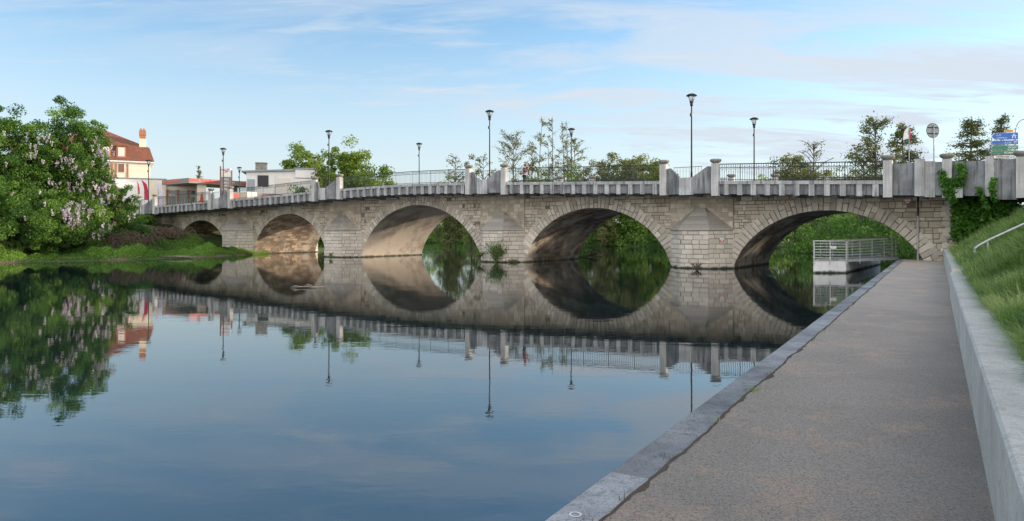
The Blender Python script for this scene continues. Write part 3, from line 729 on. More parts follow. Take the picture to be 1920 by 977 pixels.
# deck
def sstrip(g, s0, s1, o0, o1, za, zc, step=1.0, r=0.5):
    n = max(1, int((s1-s0)/step)); ss = np.linspace(s0, s1, n+1)
    V = []; Fc = []
    for s in ss: z = zb(s); V += [(s, o0, z+za), (s, o1, z+za), (s, o1, z+zc), (s, o0, z+zc)]
    for i in range(n):
        for k in range(4):
            k2 = (k+1) % 4; Fc.append((4*i+k, 4*(i+1)+k, 4*(i+1)+k2, 4*i+k2))
    Fc += [(0, 1, 2, 3), (4*n+3, 4*n+2, 4*n+1, 4*n)]
    g.add(V, Fc, r)
PF, PB = 2.62, -W-2.62
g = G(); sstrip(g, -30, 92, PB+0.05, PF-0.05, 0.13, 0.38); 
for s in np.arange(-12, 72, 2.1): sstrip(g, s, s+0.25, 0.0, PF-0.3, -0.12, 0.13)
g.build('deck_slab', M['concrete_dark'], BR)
g = G(); sstrip(g, -30, 92, -W+0.3, -0.3, 0.385, 0.42); g.build('roadway', M['asphalt'], BR)
# parapets, bays, posts and railings, both sides
BAYS = [(-11.68, 1.62, False), (0.55, 1.66, True), (16.26, 1.67, True), (34.08, 1.68, True), (50.4, 1.70, True), (64.9, 1.76, True)]
POST = None
def post(s, o):
    global POST
    if POST is None:
        g = G(); g.box(-0.21, 0.21, -0.2, 0.2, -0.12, 1.83, 0.7); POST = g.build('parapet_post', M['concrete_light'], BR)
        gb = G(); gb.lathe([(0.17, 0), (0.19, 0.03), (0.30, 0.10), (0.34, 0.18), (0.335, 0.24), (0.28, 0.27), (0.05, 0.28)], (0, 0, 1.83), 18, 0.5)
        gb.build('bowl_cap', M['bowl'], POST, smooth=True); p = POST
    else: p = copy_tree(POST, BR)
    p.location = (s, o, zb(s)); return p
def parapet(s0, s1, o, side):
    g = G(); f_ = o
    sstrip(g, s0, s1, f_-0.16*side, f_, -0.0, 0.62, r=0.25)
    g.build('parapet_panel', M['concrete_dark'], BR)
    g = G()
    sstrip(g, s0, s1, f_-0.20*side, f_+0.14*side, 0.58, 0.78, r=0.5)
    n = max(2, round((s1-s0)/0.83)); 
    for i in range(n):
        a = s0+(i+0.28)*(s1-s0)/n; sstrip(g, a, a+0.30, f_+0.002*side, f_+0.12*side, -0.06, 0.58, r=random.random())
        # joint mark between: thin upright in the recess
    g.build('parapet', M['concrete'], BR)
def railing(s0, s1, o, rings):
    g = G(); n = max(3, round((s1-s0)/0.135)); zt, zm, zl = 1.80, 1.58, 0.86
    for zz, rr in ((zt, 0.028), (zm, 0.015), (zl, 0.018)):
        ss = np.linspace(s0, s1, max(2, int((s1-s0)/1.5)+1)); g.tube([(s, o, zb(s)+zz) for s in ss], rr, 4)
    for i in range(n+1):
        s = s0+(s1-s0)*i/n; big = i % 14 == 0
        g.tube([(s, o, zb(s)+0.76), (s, o, zb(s)+(zt if big or rings else zm))], 0.026 if big else 0.013, 4, cap=False)
        if i < n and not big:
            dx = (s1-s0)/n; z = zb(s)
            if rings:
                if i % 2: g.tube([(s+dx*(1+0.62*math.cos(a_)), o, z+zm-.02+0.088*math.sin(a_)+.0) for a_ in np.linspace(0, 2*math.pi, 9)], 0.012, 3, cap=False)
            else: g.tube([(s+dx*(1-math.cos(a_)), o, z+zm+0.15*math.sin(a_)) for a_ in np.linspace(0, math.pi, 7)], 0.012, 3, cap=False)
    g.build('railing', M['rail_green'], BR)
def bay(c, hw, o, side):
    a0, a1 = c-hw, c+hw; e = 0.62; cw = 0.42; zc = zb(c)
    post(a0, o+0.08*side); post(a1, o+0.08*side)
    # wings, each with a sloping top; centre panel projecting
    g = G()
    def wing(sA, oA, sB_, oB, first):
        th = 0.14*side; pts = [(0, 1.62), (0.28, 1.62), (1, 0.98)]
        for (k0, h0), (k1, h1) in zip(pts[:-1], pts[1:]):
            p = (sA+(sB_-sA)*k0, oA+(oB-oA)*k0); q = (sA+(sB_-sA)*k1, oA+(oB-oA)*k1)
            g.hexa([(p[0], p[1]-th, zc-.02), (q[0], q[1]-th, zc-.02), (q[0], q[1], zc-.02), (p[0], p[1], zc-.02), (p[0], p[1]-th, zc+h0), (q[0], q[1]-th, zc+h1), (q[0], q[1], zc+h1), (p[0], p[1], zc+h0)], 0.4)
    wing(a0+0.2, o+0.02*side, c-cw, o+e*side, 0); wing(a1-0.2, o+0.02*side, c+cw, o+e*side, 1)
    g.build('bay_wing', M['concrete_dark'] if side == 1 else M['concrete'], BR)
    g = G(); oo = sorted([o+(e+0.03)*side, o+(e-0.16)*side]); g.box(c-cw-0.02, c+cw+0.02, oo[0], oo[1], zc-0.10, zc+0.96, 0.8)
    g.build('bay_panel', M['concrete'], BR)
    g = G(); poly = [(a0, o-0.1*side), (a1, o-0.1*side), (c+cw, o+(e-.02)*side), (c-cw, o+(e-.02)*side)]
    if side == -1: poly = poly[::-1]
    g.prism(poly, zc-0.03, zc+0.12, 0.4); g.build('bay_floor', M['concrete_dark'], BR)
    # rail in the low gap of the bay
    g = G(); g.tube([(c-cw-0.5, o+0.35*side, zc+1.62), (c+cw+0.5, o+0.35*side, zc+1.62)], 0.016, 4)
    for s in np.linspace(c-cw-0.45, c+cw+0.45, 10): g.tube([(s, o+0.35*side, zc+.1), (s, o+0.35*side, zc+1.62)], 0.009, 4, cap=False)
    g.build('railing', M['rail_green'], BR)
for side, o in ((1, PF), (-1, PB)):
    for (c, hw, full) in BAYS:
        if full: bay(c, hw, o, side)
    edges = [(-10.35, BAYS[1][0]-BAYS[1][1])]+[(BAYS[i][0]+BAYS[i][1], BAYS[i+1][0]-BAYS[i+1][1]) for i in range(1, 5)]+[(BAYS[5][0]+BAYS[5][1], 90)]
    for k, (s0, s1) in enumerate(edges):
        parapet(s0+0.21, s1-0.21, o, side); railing(s0+0.21, s1-0.21, o-0.05*side, k == 0)
    post(-10.35, o+0.08*side)
# right hand approach: tall plain panels with stepped pilasters
g = G(); gl = G()
def panel(s0, s1, oA, oB, z0, z1, gg, th=0.16, r=None):
    za0, za1 = zb(s0)+z0, zb(s1)+z0; zt0, zt1 = zb(s0)+z1, zb(s1)+z1
    gg.hexa([(s0, oA-th, za0), (s1, oB-th, za1), (s1, oB, za1), (s0, oA, za0), (s0, oA-th, zt0), (s1, oB-th, zt1), (s1, oB, zt1), (s0, oA, zt0)], r)
panel(-11.62, -10.56, PF+.28, PF+0.02, 0.0, 1.66, g, r=.35); panel(-12.05, -11.60, PF+.42, PF+.42, -0.05, 1.86, gl, 0.3, 0.5)
panel(-12.50, -12.06, PF+.30, PF+.36, -.10, 1.74, gl, r=.3); panel(-12.84, -12.50, PF+.26, PF+.30, 0.0, 1.70, g, r=.6)
post(-13.02, PF+0.22)
panel(-13.78, -13.22, PF+.30, PF+.22, 0.05, 1.72, g, r=.5); panel(-14.62, -13.76, PF+.46, PF+.26, -0.02, 1.70, g, r=.7)
panel(-14.98, -14.62, PF+.62, PF+.62, -0.05, 1.90, gl, 0.34, .6); panel(-15.9, -14.99, PF+.70, PF+.52, -0.2, 1.74, g, r=.5)
gl.box(-13.70, -13.38, PF+.36, PF+.60, zb(-13.5)-0.12, zb(-13.5)+0.38, .9)
post(-16.05, PF+0.62)
panel(-19.0, -16.2, PF+.5, PF+.5, -0.2, 1.7, g, r=.5); panel(-24.0, -19.0, PF+.5, PF+.5, -0.2, 1.7, g, r=.4)
g.build('approach_panel', M['concrete_dark'], BR); gl.build('approach_pilaster', M['concrete'], BR)
# return wall and drain pipes at the landward end, pale patched stones
g = G()
def P(u, v, w): return (u, w+0.05, v)
for k in range(26):
    z = random.uniform(0.8, 3.9); s = -13.3+random.uniform(0, 0.55); block(g, P, s, s+random.uniform(.25, .4), z, z+random.uniform(.18, .28), random.uniform(.02, .05))
def P(u, v, w): return (S0-w, -u, v)
courses(g, P, 0.0, 4.0, 0.8, 4.0, .2, .3, .3, .6)
g.build('repaired_corner', M['pierstone'], BR)
g = G(); g.tube([(-11.5, 0.14, 0.76), (-11.5, 0.14, 3.15), (-11.5, 0.14, 3.2)], 0.045, 8); g.build('drain_pipe', M['concrete_light'], BR)
g = G(); g.tube([(-11.5, 0.13, 3.2), (-11.5, 0.13, 4.25)], 0.04, 8); g.build('drain_pipe', M['lamp_metal'], BR)
g = G(); g.tube([(-13.28, 0.16, 1.3), (-13.28, 0.16, 4.1)], 0.045, 8); g.build('drain_pipe', M['concrete_light'], BR)

# ---------------------------------------------------------------- street lamps on the bridge
def make_lamp():
    r = empty('street_lamp')
    g = G(); H = 5.95
    g.tube([(0, 0, 0), (0, 0, 0.05)], [0.16, 0.14], 10); g.tube([(0, 0, 0.05), (0, 0, 1.0), (0, 0, 1.02), (0, 0, H-0.75)], [0.075, 0.07, 0.055, 0.042], 10)
    g.box(-0.06, 0.06, 0.05, 0.13, H-1.45, H-1.25)
    g.build('pole', M['lamp_metal'], r, smooth=False)
    g = G(); g.lathe([(0.06, H-0.80), (0.095, H-0.76), (0.10, H-0.58), (0.13, H-0.56), (0.13, H-0.50), (0.10, H-0.49)], sides=14)
    for k in range(4):
        a = math.pi/4+k*math.pi/2; g.tube([(0.11*math.cos(a), 0.11*math.sin(a), H-0.5), (0.15*math.cos(a), 0.15*math.sin(a), H-0.38), (0.25*math.cos(a), 0.25*math.sin(a), H-0.15)], 0.014, 5)
    g.build('lantern_frame', M['lamp_metal'], r)
    g = G(); g.lathe([(0.09, H-0.49), (0.13, H-0.38), (0.22, H-0.16), (0.03, H-0.155)], sides=16); g.build('lantern_glass', M['glass'], r, smooth=True)
    g = G(); g.lathe([(0.33, H-0.16), (0.345, H-0.145), (0.31, H-0.10), (0.22, H-0.045), (0.10, H-0.01), (0.02, H)], sides=20); g.build('hood', M['lamp_metal'], r, smooth=True)
    return r
near = [(0.70, 'tall street lamp rising at the parapet bay nearest the quay'),
        (16.55, 'tall street lamp at the second bay from the quay, left of the red-jacketed person'),
        (34.75, 'tall street lamp at the bay left of the largest arch, before bright green trees'),
        (51.2, 'near-side street lamp beside the fuel price totem, at the fourth bay from the quay'),
        (66.1, 'near-side street lamp beside the crimson flag, in front of the tiled house')]
far = [(0.13, 'far-side street lamp above the arch next to the quay, rightmost of all the lamps'),
       (16.1, 'far-side street lamp standing right of the person, before the tall thin alders'),
       (34.3, 'far-side street lamp alone against bare sky above the largest arch'),
       (50.7, 'far-side street lamp in front of the pale green tree beside the white building'),
       (65.6, 'small far-side street lamp in front of the fuel station canopy end')]
lamp0 = make_lamp(); first = True
for lst, o in ((near, 1.9), (far, -9.6)):
    for s, lb in lst:
        l = lamp0 if first else copy_tree(lamp0); first = False
        l.location = B(s, o, zb(s)+0.38); l.rotation_euler = (0, 0, BANG); tag(l, lb, 'street lamp', 'street lamps along the bridge')

# ---------------------------------------------------------------- person at the railing
def skin_mesh(name, joints, edges, mat, parent, sub=2):
    me = bpy.data.meshes.new(name); me.from_pydata([j[0] for j in joints], edges, []); o = link(bpy.data.objects.new(name, me))
    o.modifiers.new('s', 'SKIN'); sv = me.skin_vertices[0].data
    for i, j in enumerate(joints):
        r = j[1]; sv[i].radius = (r, r) if isinstance(r, (int, float)) else r
    sv[0].use_root = True
    ss = o.modifiers.new('b', 'SUBSURF'); ss.levels = sub; ss.render_levels = sub
    m2 = bpy.data.meshes.new_from_object(o.evaluated_get(bpy.context.evaluated_depsgraph_get()))
    bpy.data.objects.remove(o); m2.materials.clear(); m2.materials.append(mat)
    m2.polygons.foreach_set('use_smooth', [True]*len(m2.polygons))
    o = link(bpy.data.objects.new(name, m2)); o.parent = parent; return o
def person(loc, rz):
    r = empty('person', loc, rz, 'person in faded red jacket and dark trousers, camera raised, behind the bridge railing', 'person')
    # faces local -y ; slight stoop, both hands raised to the face
    J = [((0, 0, 0.94), .10), ((0, 0.01, 1.12), .11), ((0, 0.0, 1.32), .12), ((0, -0.02, 1.42), .09), ((0, -0.05, 1.50), .05), ((0, -0.08, 1.58), (.07, .08)), ((0, -0.08, 1.67), (.075, .09)),
         ((0.17, -0.01, 1.39), .055), ((0.24, -0.10, 1.18), .042), ((0.12, -0.30, 1.40), .032), ((0.07, -0.27, 1.53), .028),
         ((-0.17, -0.01, 1.39), .055), ((-0.24, -0.10, 1.18), .042), ((-0.12, -0.30, 1.40), .032), ((-0.07, -0.27, 1.53), .028),
         ((0.10, 0, 0.88), .09), ((0.11, -0.02, 0.48), .058), ((0.11, 0.01, 0.09), .042), ((0.12, -0.13, 0.04), .036),
         ((-0.10, 0, 0.88), .09), ((-0.11, 0.02, 0.48), .058), ((-0.12, 0.08, 0.09), .042), ((-0.13, -0.06, 0.04), .036)]
    Ed = [(0, 1), (1, 2), (2, 3), (3, 4), (4, 5), (5, 6), (3, 7), (7, 8), (8, 9), (9, 10), (3, 11), (11, 12), (12, 13), (13, 14), (0, 15), (15, 16), (16, 17), (17, 18), (0, 19), (19, 20), (20, 21), (21, 22)]
    n = len(J)
    for sx, wr in ((1, 10), (-1, 14)):      # fingers
        for k in range(5):
            b = Vector(J[wr][0]); p1 = b+Vector((sx*(0.02-0.010*k), -0.015-0.008*(k % 2), 0.03 if k < 4 else -0.01)); p2 = p1+Vector((-sx*0.030, -0.01, 0.018-0.008*k))
            J += [(tuple(p1), .009), (tuple(p2), .007)]; Ed += [(wr, n), (n, n+1)]; n += 2
    body = skin_mesh('body', J, Ed, M['skin'], r)
    jk = [(J[0][0], .15), (J[1][0], .15), (J[2][0], .165), (J[3][0], .115), (J[7][0], .085), (J[8][0], .07), (J[9][0], .052), (J[11][0], .085), (J[12][0], .07), (J[13][0], .052)]
    skin_mesh('jacket', jk, [(0, 1), (1, 2), (2, 3), (3, 4), (4, 5), (5, 6), (3, 7), (7, 8), (8, 9)], M['jacket'], r)
    tr = [((0, 0, 0.93), .145), ((0.10, 0, 0.84), .105), ((0.11, -0.02, 0.48), .078), ((0.11, 0.01, 0.12), .062), ((-0.10, 0, 0.84), .105), ((-0.11, 0.02, 0.48), .078), ((-0.12, 0.08, 0.12), .062)]
    skin_mesh('trousers', tr, [(0, 1), (1, 2), (2, 3), (0, 4), (4, 5), (5, 6)], M['trousers'], r)
    g = G()
    for sx, y0 in ((0.12, -0.01), (-0.13, 0.06)): g.box(sx-.05, sx+.05, y0-.20, y0+.07, 0.0, 0.09)
    g.build('shoe', M['black'], r)
    g = G(); g.lathe([(0.03, -0.12), (0.085, -0.06), (0.105, 0.02), (0.095, 0.08), (0.05, 0.12), (0.01, 0.13)], (0, -0.055, 1.65), 14); g.build('hair', M['hair'], r, smooth=True)
    g = G(); g.tube([(0, -0.175, 1.63), (0, -0.205, 1.60)], [.014, .018], 6)
    for sx in (-.03, .03): g.lathe([(0.002, -.008), (.011, 0), (.002, .008)], (sx, -.165, 1.66), 6)
    g.build('face', M['skin'], body)
    return r
pp = B(13.2, 2.15, zb(13.2)+0.385); person(pp, BANG+math.radians(-60))
g = G(); g.box(-.06, .06, -.05, .04, -.04, .04); g.tube([(0, -.05, 0), (0, -.11, 0)], .032, 10)
hc = g.build('camera_in_hand', M['black']); ang = BANG+math.radians(-60)
hc.location = pp+Vector((0.30*math.sin(ang), -0.30*math.cos(ang), 1.60)); hc.rotation_euler = (0, 0, ang)
tag(hc, 'small black camera held up to the face of the person on the bridge', 'camera'); hc.name = 'camera_held'

# ---------------------------------------------------------------- pontoon, ramp
PT = empty('landing_stage', (18.85, 39.6, 0), 0, 'pale concrete landing stage with galvanised railing, standing in the water under the right arch', 'landing stage')
A = Vector((-1.85, 0)); Bp = Vector((0, 0)); C_ = Vector((7.5, 10.6)); D_ = A+C_
g = G(); g.prism([tuple(A), tuple(Bp), tuple(C_), tuple(D_)], -1.4, 0.70); g.build('concrete_block', M['pontoon'], PT)
g = G(); g.prism([tuple(A+Vector((-.03, -.04))), tuple(Bp+Vector((.03, -.04))), tuple(C_), tuple(D_)], 0.70, 0.78); g.build('deck_edge', M['concrete'], PT)
def rail_fence(g, p, q, z0a, z0b, n, rails=7, h=1.05, r=0.021):
    p, q = Vector(p), Vector(q)
    for i in range(n+1):
        k = i/n; c = p.lerp(q, k); z = z0a+(z0b-z0a)*k; dv = (q-p).normalized()
        a = [(c.x-dv.x*.03-dv.y*.008, c.y-dv.y*.03+dv.x*.008), (c.x-dv.x*.03+dv.y*.008, c.y-dv.y*.03-dv.x*.008), (c.x+dv.x*.03+dv.y*.008, c.y+dv.y*.03-dv.x*.008), (c.x+dv.x*.03-dv.y*.008, c.y+dv.y*.03+dv.x*.008)]
        g.prism(a, z-0.28, z+h)
    for j in range(rails):
        z = 0.10+(h-0.10)*j/(rails-1); g.tube([(p.x, p.y, z0a+z), (q.x, q.y, z0b+z)], r if j < rails-1 else r*1.7, 6)
g = G(); rail_fence(g, A+Vector((.02, -.06)), Bp+Vector((-.02, -.06)), .76, .76, 2); g.build('railing', M['galv'], PT)
g = G(); rail_fence(g, Bp+Vector((.10, 0.02)), Vector((3.55, 1.35)), .76, .90, 4); g.build('railing', M['galv'], PT)
g = G(); rail_fence(g, A+Vector((.05, .1)), A+Vector((3.2, 4.6)), .76, .76, 3); g.build('railing', M['galv'], PT)
g = G(); rail_fence(g, A+Vector((3.2, 4.6)), Vector((4.6, 3.7)), .76, .88, 3); g.build('railing', M['galv'], PT)
g = G(); g.hexa([(0.0, 0.0, .62), (3.75, 1.4, .70), (3.3, 2.8, .70), (.9, 1.25, .62), (0, 0, .78), (3.75, 1.4, .86), (3.3, 2.8, .86), (.9, 1.25, .78)])
g.build('gangway', M['galv'], PT)
g = G(); g.box(-0.95, -0.60, -0.10, -0.08, 1.38, 1.52); g.build('notice', M['white'], PT)

# ---------------------------------------------------------------- handrail on the bank
g = G(); st = Vector((13.22, 20.0, 1.90)); dr = Vector((0.856, -0.518, 0.56))
pts = [st+Vector((.10, .0, -.17)), st+Vector((0.0, 0, -.16)), st+Vector((-.05, 0, -.10)), st+Vector((-.04, 0, -.03)), st+Vector((0.05, -.02, .04)), st+dr*.3+Vector((0, 0, .04)), st+dr*1.2+Vector((0, 0, .04)), st+dr*5+Vector((0, 0, .04))]
HR = empty('handrail', (0, 0, 0), 0, 'bent steel handrail climbing the grass bank at the right', 'handrail')
g.tube(pts, 0.032, 10); g.build('rail', M['galv'], HR, smooth=True)
g = G()
for k in (0.28, 2.4, 4.6): p = st+dr*k; g.tube([p+Vector((0, 0, .02)), p+Vector((0, 0, -0.95))], 0.02, 8)
g.build('post', M['galv'], HR)

# ---------------------------------------------------------------- vegetation builders
def crown(rng, c, rad, ncl, clr, per, shell=0.5, flat=0.75):
    """cluster centres, leaf points and a per leaf tone"""
    u = rng.normal(size=(ncl, 3)); u /= np.linalg.norm(u, axis=1)[:, None]; rr = rng.random(ncl)**(1-shell*0.75)
    rr = rr*(0.82+0.32*rng.random(ncl)); cc = np.array(c)+u*rr[:, None]*np.array(rad)
    sz = clr*(0.55+0.8*rng.random(ncl)); k = rng.integers(0, ncl, ncl*per)
    d = rng.normal(size=(len(k), 3)); d /= np.linalg.norm(d, axis=1)[:, None]; d *= (rng.random(len(k))**0.45)[:, None]
    P = cc[k]+d*sz[k][:, None]*np.array([1, 1, flat]); tone = np.clip(0.45+0.22*rng.normal(size=ncl)[k]+0.16*rng.normal(size=len(k)), 0, 1)
    return cc, P, tone
def limbs(g, rng, base, c, cc, r0, nlimb, lean=0.0):
    base = Vector(base); top = Vector(c)+Vector((lean, 0, 0.25*(c[2]-base.z)))
    mid = base.lerp(top, .5)+Vector((rng.normal()*.25, rng.normal()*.25, 0))
    g.tube([base-Vector((0, 0, .3)), base+Vector((0, 0, .4)), mid, top], [r0*1.35, r0, r0*.62, r0*.2], 8)
    for i in rng.permutation(len(cc))[:nlimb]:
        e = Vector(cc[i]); k = min(0.92, max(0.25, (e.z-base.z)/(top.z-base.z+1e-6)*0.7)); s = base.lerp(mid, k*2) if k < .5 else mid.lerp(top, (k-.5)*2)
        m = s.lerp(e, .5)+Vector((rng.normal()*.15, rng.normal()*.15, -0.08*(e-s).length))
        rr = r0*0.34*(1.15-k); g.tube([s, m, e], [rr, rr*.6, rr*.2], 5, cap=False)
def tree(name, base, h, rad, leafmat, size, ncl, clr, per, seed, label, cat='tree', group=None, trunk=0.18, cz=None, shell=.5, nl=24, flat=.75, lean=0.0):
    rng = np.random.default_rng(seed); base = Vector(base)
    r = empty(name, base, 0, label, cat, group)
    cz = h-rad[2] if cz is None else cz
    cc, P, tone = crown(rng, (lean, 0, cz), rad, ncl, clr, per, shell, flat)
    ok = P[:, 2] > 0.1; P = P[ok]; tone = tone[ok]
    g = G(); limbs(g, rng, (0, 0, 0), (lean, 0, cz), cc, trunk, nl); g.build('trunk', M['bark'], r)
    np_mesh('crown', leaves(P, size, rng), 4, M[leafmat], r, tone)
    return r
def gz(x, y): return float(land_z(np.array([x]), np.array([y]))[0])

# left bank: the big tree mass with wisteria
def T(x, D, ytop, w, mat, seed, label, ncl=110, per=240, size=.20, clr=.85, name='broadleaf_tree', cat='tree', cyf=.5, dep=None, **kw):
    if D > 75: ncl = int(ncl*2.6); clr *= .80; per = int(per*.95); w *= 1.15; kw_size = size*1.1; size = kw_size
    else: ncl = int(ncl*2.0); clr *= .74; per = int(per*1.0); size *= .82
    X = (x-960)/F*D; z0 = gz(X, D); zt = zat(ytop, D); h = zt-z0; rx = w/F*D/2
    rz = h*cyf; return tree(name, (X, D, z0), h, (rx, dep or rx, rz), mat, size, ncl, clr, per, seed, label, cat, **kw)
lg = 'trees on the left bank'
T(-4, 56, 190, 130, 'leaf_rich', 1, 'large dense green tree at the left edge of the picture on the bank', 130, 300, group=lg)
T(58, 58, 213, 110, 'leaf_rich', 2, 'rounded green tree with wisteria between the two taller crowns on the left bank', 110, 280, group=lg)
T(118, 60, 188, 112, 'leaf_rich', 3, 'tallest pointed green tree crown on the left bank, hung with mauve blossom', 120, 300, group=lg, cyf=.52)
T(172, 63, 214, 78, 'leaf_rich', 4, 'green tree on the left bank whose branch tip reaches the tiled roof', 90, 260, group=lg, size=.19)
T(222, 66, 335, 66, 'leaf_rich', 5, 'low leafy tree hiding the end of the bridge, beneath the crimson flag', 60, 240, group=lg, size=.18, clr=.7)
T(20, 54.5, 338, 190, 'leaf_rich', 6, 'broad leafy shrub under the trees at the left edge of the picture', 80, 260, size=.18, name='shrub', cat='shrub', clr=.8, trunk=.07)
T(95, 56.5, 360, 130, 'leaf_rich', 7, 'leafy shrub below the pointed tree, just behind the ground cover', 60, 240, size=.18, name='shrub', cat='shrub', clr=.7, trunk=.07)
T(160, 60, 372, 90, 'leaf_dark', 8, 'dark green shrub under the hanging blossom, left of the dry brush', 50, 220, size=.18, name='shrub', cat='shrub', clr=.7, trunk=.07)
T(262, 69, 425, 44, 'leaf_rich', 12, 'low green bush between the two dry bramble thickets', 20, 200, size=.17, name='shrub', cat='shrub', clr=.5, trunk=.05)
T(238, 70, 402, 55, 'leaf_rich', 9, 'small green bush in front of the bridge end beside the dry brush', 36, 200, size=.17, name='shrub', cat='shrub', clr=.55, trunk=.05)
T(272, 80, 404, 34, 'leaf_dark', 10, 'dark bush tucked under the very end of the bridge parapet', 24, 200, size=.2, name='shrub', cat='shrub', clr=.7, trunk=.05)
# sprays that stick out of the crowns
def spray(name, x, D, y, parent_label, seed, n=8, ln=1.3):
    pass
# wisteria
def wisteria():
    rng = np.random.default_rng(21)
    spots = [(62, 262, 22, 14), (95, 262, 14, 8), (58, 285, 16, 10), (90, 300, 8, 8), (120, 300, 14, 10), (133, 312, 12, 10), (108, 335, 10, 10), (128, 345, 12, 8), (140, 350, 10, 8),
             (188, 278, 14, 10), (200, 283, 14, 10), (175, 265, 10, 8), (188, 300, 12, 8), (192, 345, 16, 10), (200, 360, 14, 14), (185, 350, 8, 8), (205, 368, 8, 6),
             (135, 385, 16, 10), (150, 385, 14, 14), (132, 398, 14, 16), (120, 395, 10, 12), (140, 412, 10, 12), (128, 412, 8, 10), (175, 390, 12, 8), (172, 400, 10, 6),
             (200, 420, 10, 8), (190, 432, 8, 10), (212, 418, 7, 7), (236, 372, 10, 8), (252, 400, 6, 8), (12, 308, 8, 8), (85, 375, 6, 4), (53, 400, 6, 8), (15, 360, 10, 5), (70, 355, 5, 4), (0, 245, 6, 6), (165, 330, 8, 6), (150, 322, 8, 6)]
    P = []; R = []
    for x, y, w, h in spots:
        D = 51.8+ (x/240)*7.5 + (y-300)*-0.006; cx, cz = (x-960)/F*D, zat(y, D); nr = max(1, int(w*h/(17 if x > 110 else 36)))
        for k in range(nr):
            a = rng.normal()*w/F*D*.55; b = rng.normal()*h/F*D*.55; dd = rng.normal()*.5; ln = rng.uniform(.25, .55); n = 26; q = rng.random(n)
            rr = .10*(1-q*.75); an = rng.random(n)*6.28; tone = np.clip(rng.normal(.5, .25), 0, 1)
            P.append(np.stack([cx+a+np.cos(an)*rr, D+dd+np.sin(an)*rr, cz+b-q*ln], 1)); R.append(np.clip(tone+rng.normal(size=n)*.12-q*.15, 0, 1))
    P = np.concatenate(P); R = np.concatenate(R)
    r = empty('wisteria', at(120, 56, 0.8), 0, 'climbing wisteria with hanging mauve blossom trailing through the trees on the left bank', 'climbing plant')
    o = np_mesh('blossom', leaves(P-np.array(r.location), .10, rng, .8), 4, M['blossom'], r, R)
    g = G(); rv = np.array(r.location)
    for k in range(26):
        s = spots[rng.integers(len(spots))]; D = 55.5+s[0]/240*7.5; e = at(s[0], D, zat(s[1], D)); b0 = at(s[0]*.5+60+rng.normal()*15, D+1.5, 0.7); m = b0.lerp(e, .5)+Vector((rng.normal(), rng.normal()*.5, .6))
        g.tube([b0-r.location, m-r.location, e-r.location], [.06, .04, .015], 5, cap=False)
    g.build('stem', M['bark'], r)
wisteria()
# ground cover along the left bank
def cover(name, line, n, wid, hgt, mat, size, label, seed, back=0.0, cat='ground plants'):
    rng = np.random.default_rng(seed); line = [Vector(p) for p in line]; seg = [(line[i], line[i+1]) for i in range(len(line)-1)]
    Ls = np.array([(b-a).length for a, b in seg]); k = rng.choice(len(seg), n, p=Ls/Ls.sum()); t = rng.random(n); P = np.empty((n, 3))
    for i in range(n):
        a, b = seg[k[i]]; p = a.lerp(b, t[i]); d = (b-a).normalized(); nv = Vector((-d.y, d.x)); nv = nv if nv.x < 0 else -nv
        w = back+rng.random()*wid; P[i, 0] = p.x+nv.x*w; P[i, 1] = p.y+nv.y*w; P[i, 2] = w-back
    w = P[:, 2]; along = P[:, 0]*.8+P[:, 1]*.6
    mound = (.45+.35*np.sin(along*.75+1)+.22*np.sin(along*1.9)+.12*np.sin(along*4.3+P[:, 0]))
    prof = np.clip(np.sin(np.clip(w/wid, 0, 1)*math.pi*.62+.12), 0, 1)
    hh = hgt*np.clip(mound, .12, 1.3)*prof
    z0 = land_z(P[:, 0], P[:, 1]); P[:, 2] = z0+hh*(rng.random(n)**.35)*(0.9+.2*rng.random(n))
    tone = np.clip(.35+.35*np.sin(along*.9)*.6+.25*(hh/hgt)+.18*rng.normal(size=n), 0, 1)
    o = np_mesh(name, leaves(P, size, rng, .7, up=.35), 4, M[mat], None, tone); tag(o, label=label, cat=cat, kind='stuff')
cover('ground_cover', LEFTB[1:], 70000, 3.0, .85, 'groundcover', .11, 'bright green low nettles and weeds along the left waterline', 31, back=.12)
cover('undergrowth', LEFTB[1:5], 26000, 6.0, 1.5, 'leaf_dark', .22, 'dark undergrowth beneath the trees on the left bank', 32, back=3.4)
cover('bank_weeds', LEFTB[3:], 30000, 6.5, .7, 'leaf_rich', .15, 'low green weeds on the slope before the smallest arch', 34, back=2.6)
# dry brambles
def brush(x, D, y0, y1, w, n, seed, label, leaf=400):
    rng = np.random.default_rng(seed); X = (x-960)/F*D; z0 = gz(X, D); r = empty('bramble_thicket', (X, D, z0), 0, label, 'brush', 'dry bramble thickets')
    H = zat(y0, D)-z0; Wd = w/F*D; g = G()
    for k in range(n):
        b0 = Vector((rng.normal()*Wd*.28, rng.normal()*1.2, 0)); an = rng.random()*6.28; L_ = rng.uniform(.4, 1.0)*H
        e = b0+Vector((math.cos(an)*L_*.7, math.sin(an)*L_*.5, rng.uniform(-.1, .25)*H)); m = b0+(e-b0)*.45+Vector((0, 0, L_*rng.uniform(.6, 1.0)))
        pts = [b0.lerp(m, t).lerp(m.lerp(e, t), t) for t in np.linspace(0, 1, 7)]; g.tube(pts, [.04, .036, .032, .028, .024, .018, .012], 4, cap=False)
    g.build('twigs', M['twig'], r)
    P = np.stack([rng.normal(size=leaf)*Wd*.3, rng.normal(size=leaf)*1.0-.2, np.abs(rng.normal(size=leaf))*H*.4], 1)
    np_mesh('foliage', leaves(P, .14, rng), 4, M['dryleaf'], r, rng.random(leaf)); return r
brush(228, 64, 410, 470, 66, 420, 41, 'brown tangle of dry stems on the bank below the lowest wisteria blossom')
brush(302, 72, 408, 470, 66, 380, 42, 'brown bramble thicket in front of the smallest arch', 700)
brush(352, 76, 432, 472, 50, 220, 43, 'dry brambles at the mouth of the smallest arch beside its pier')
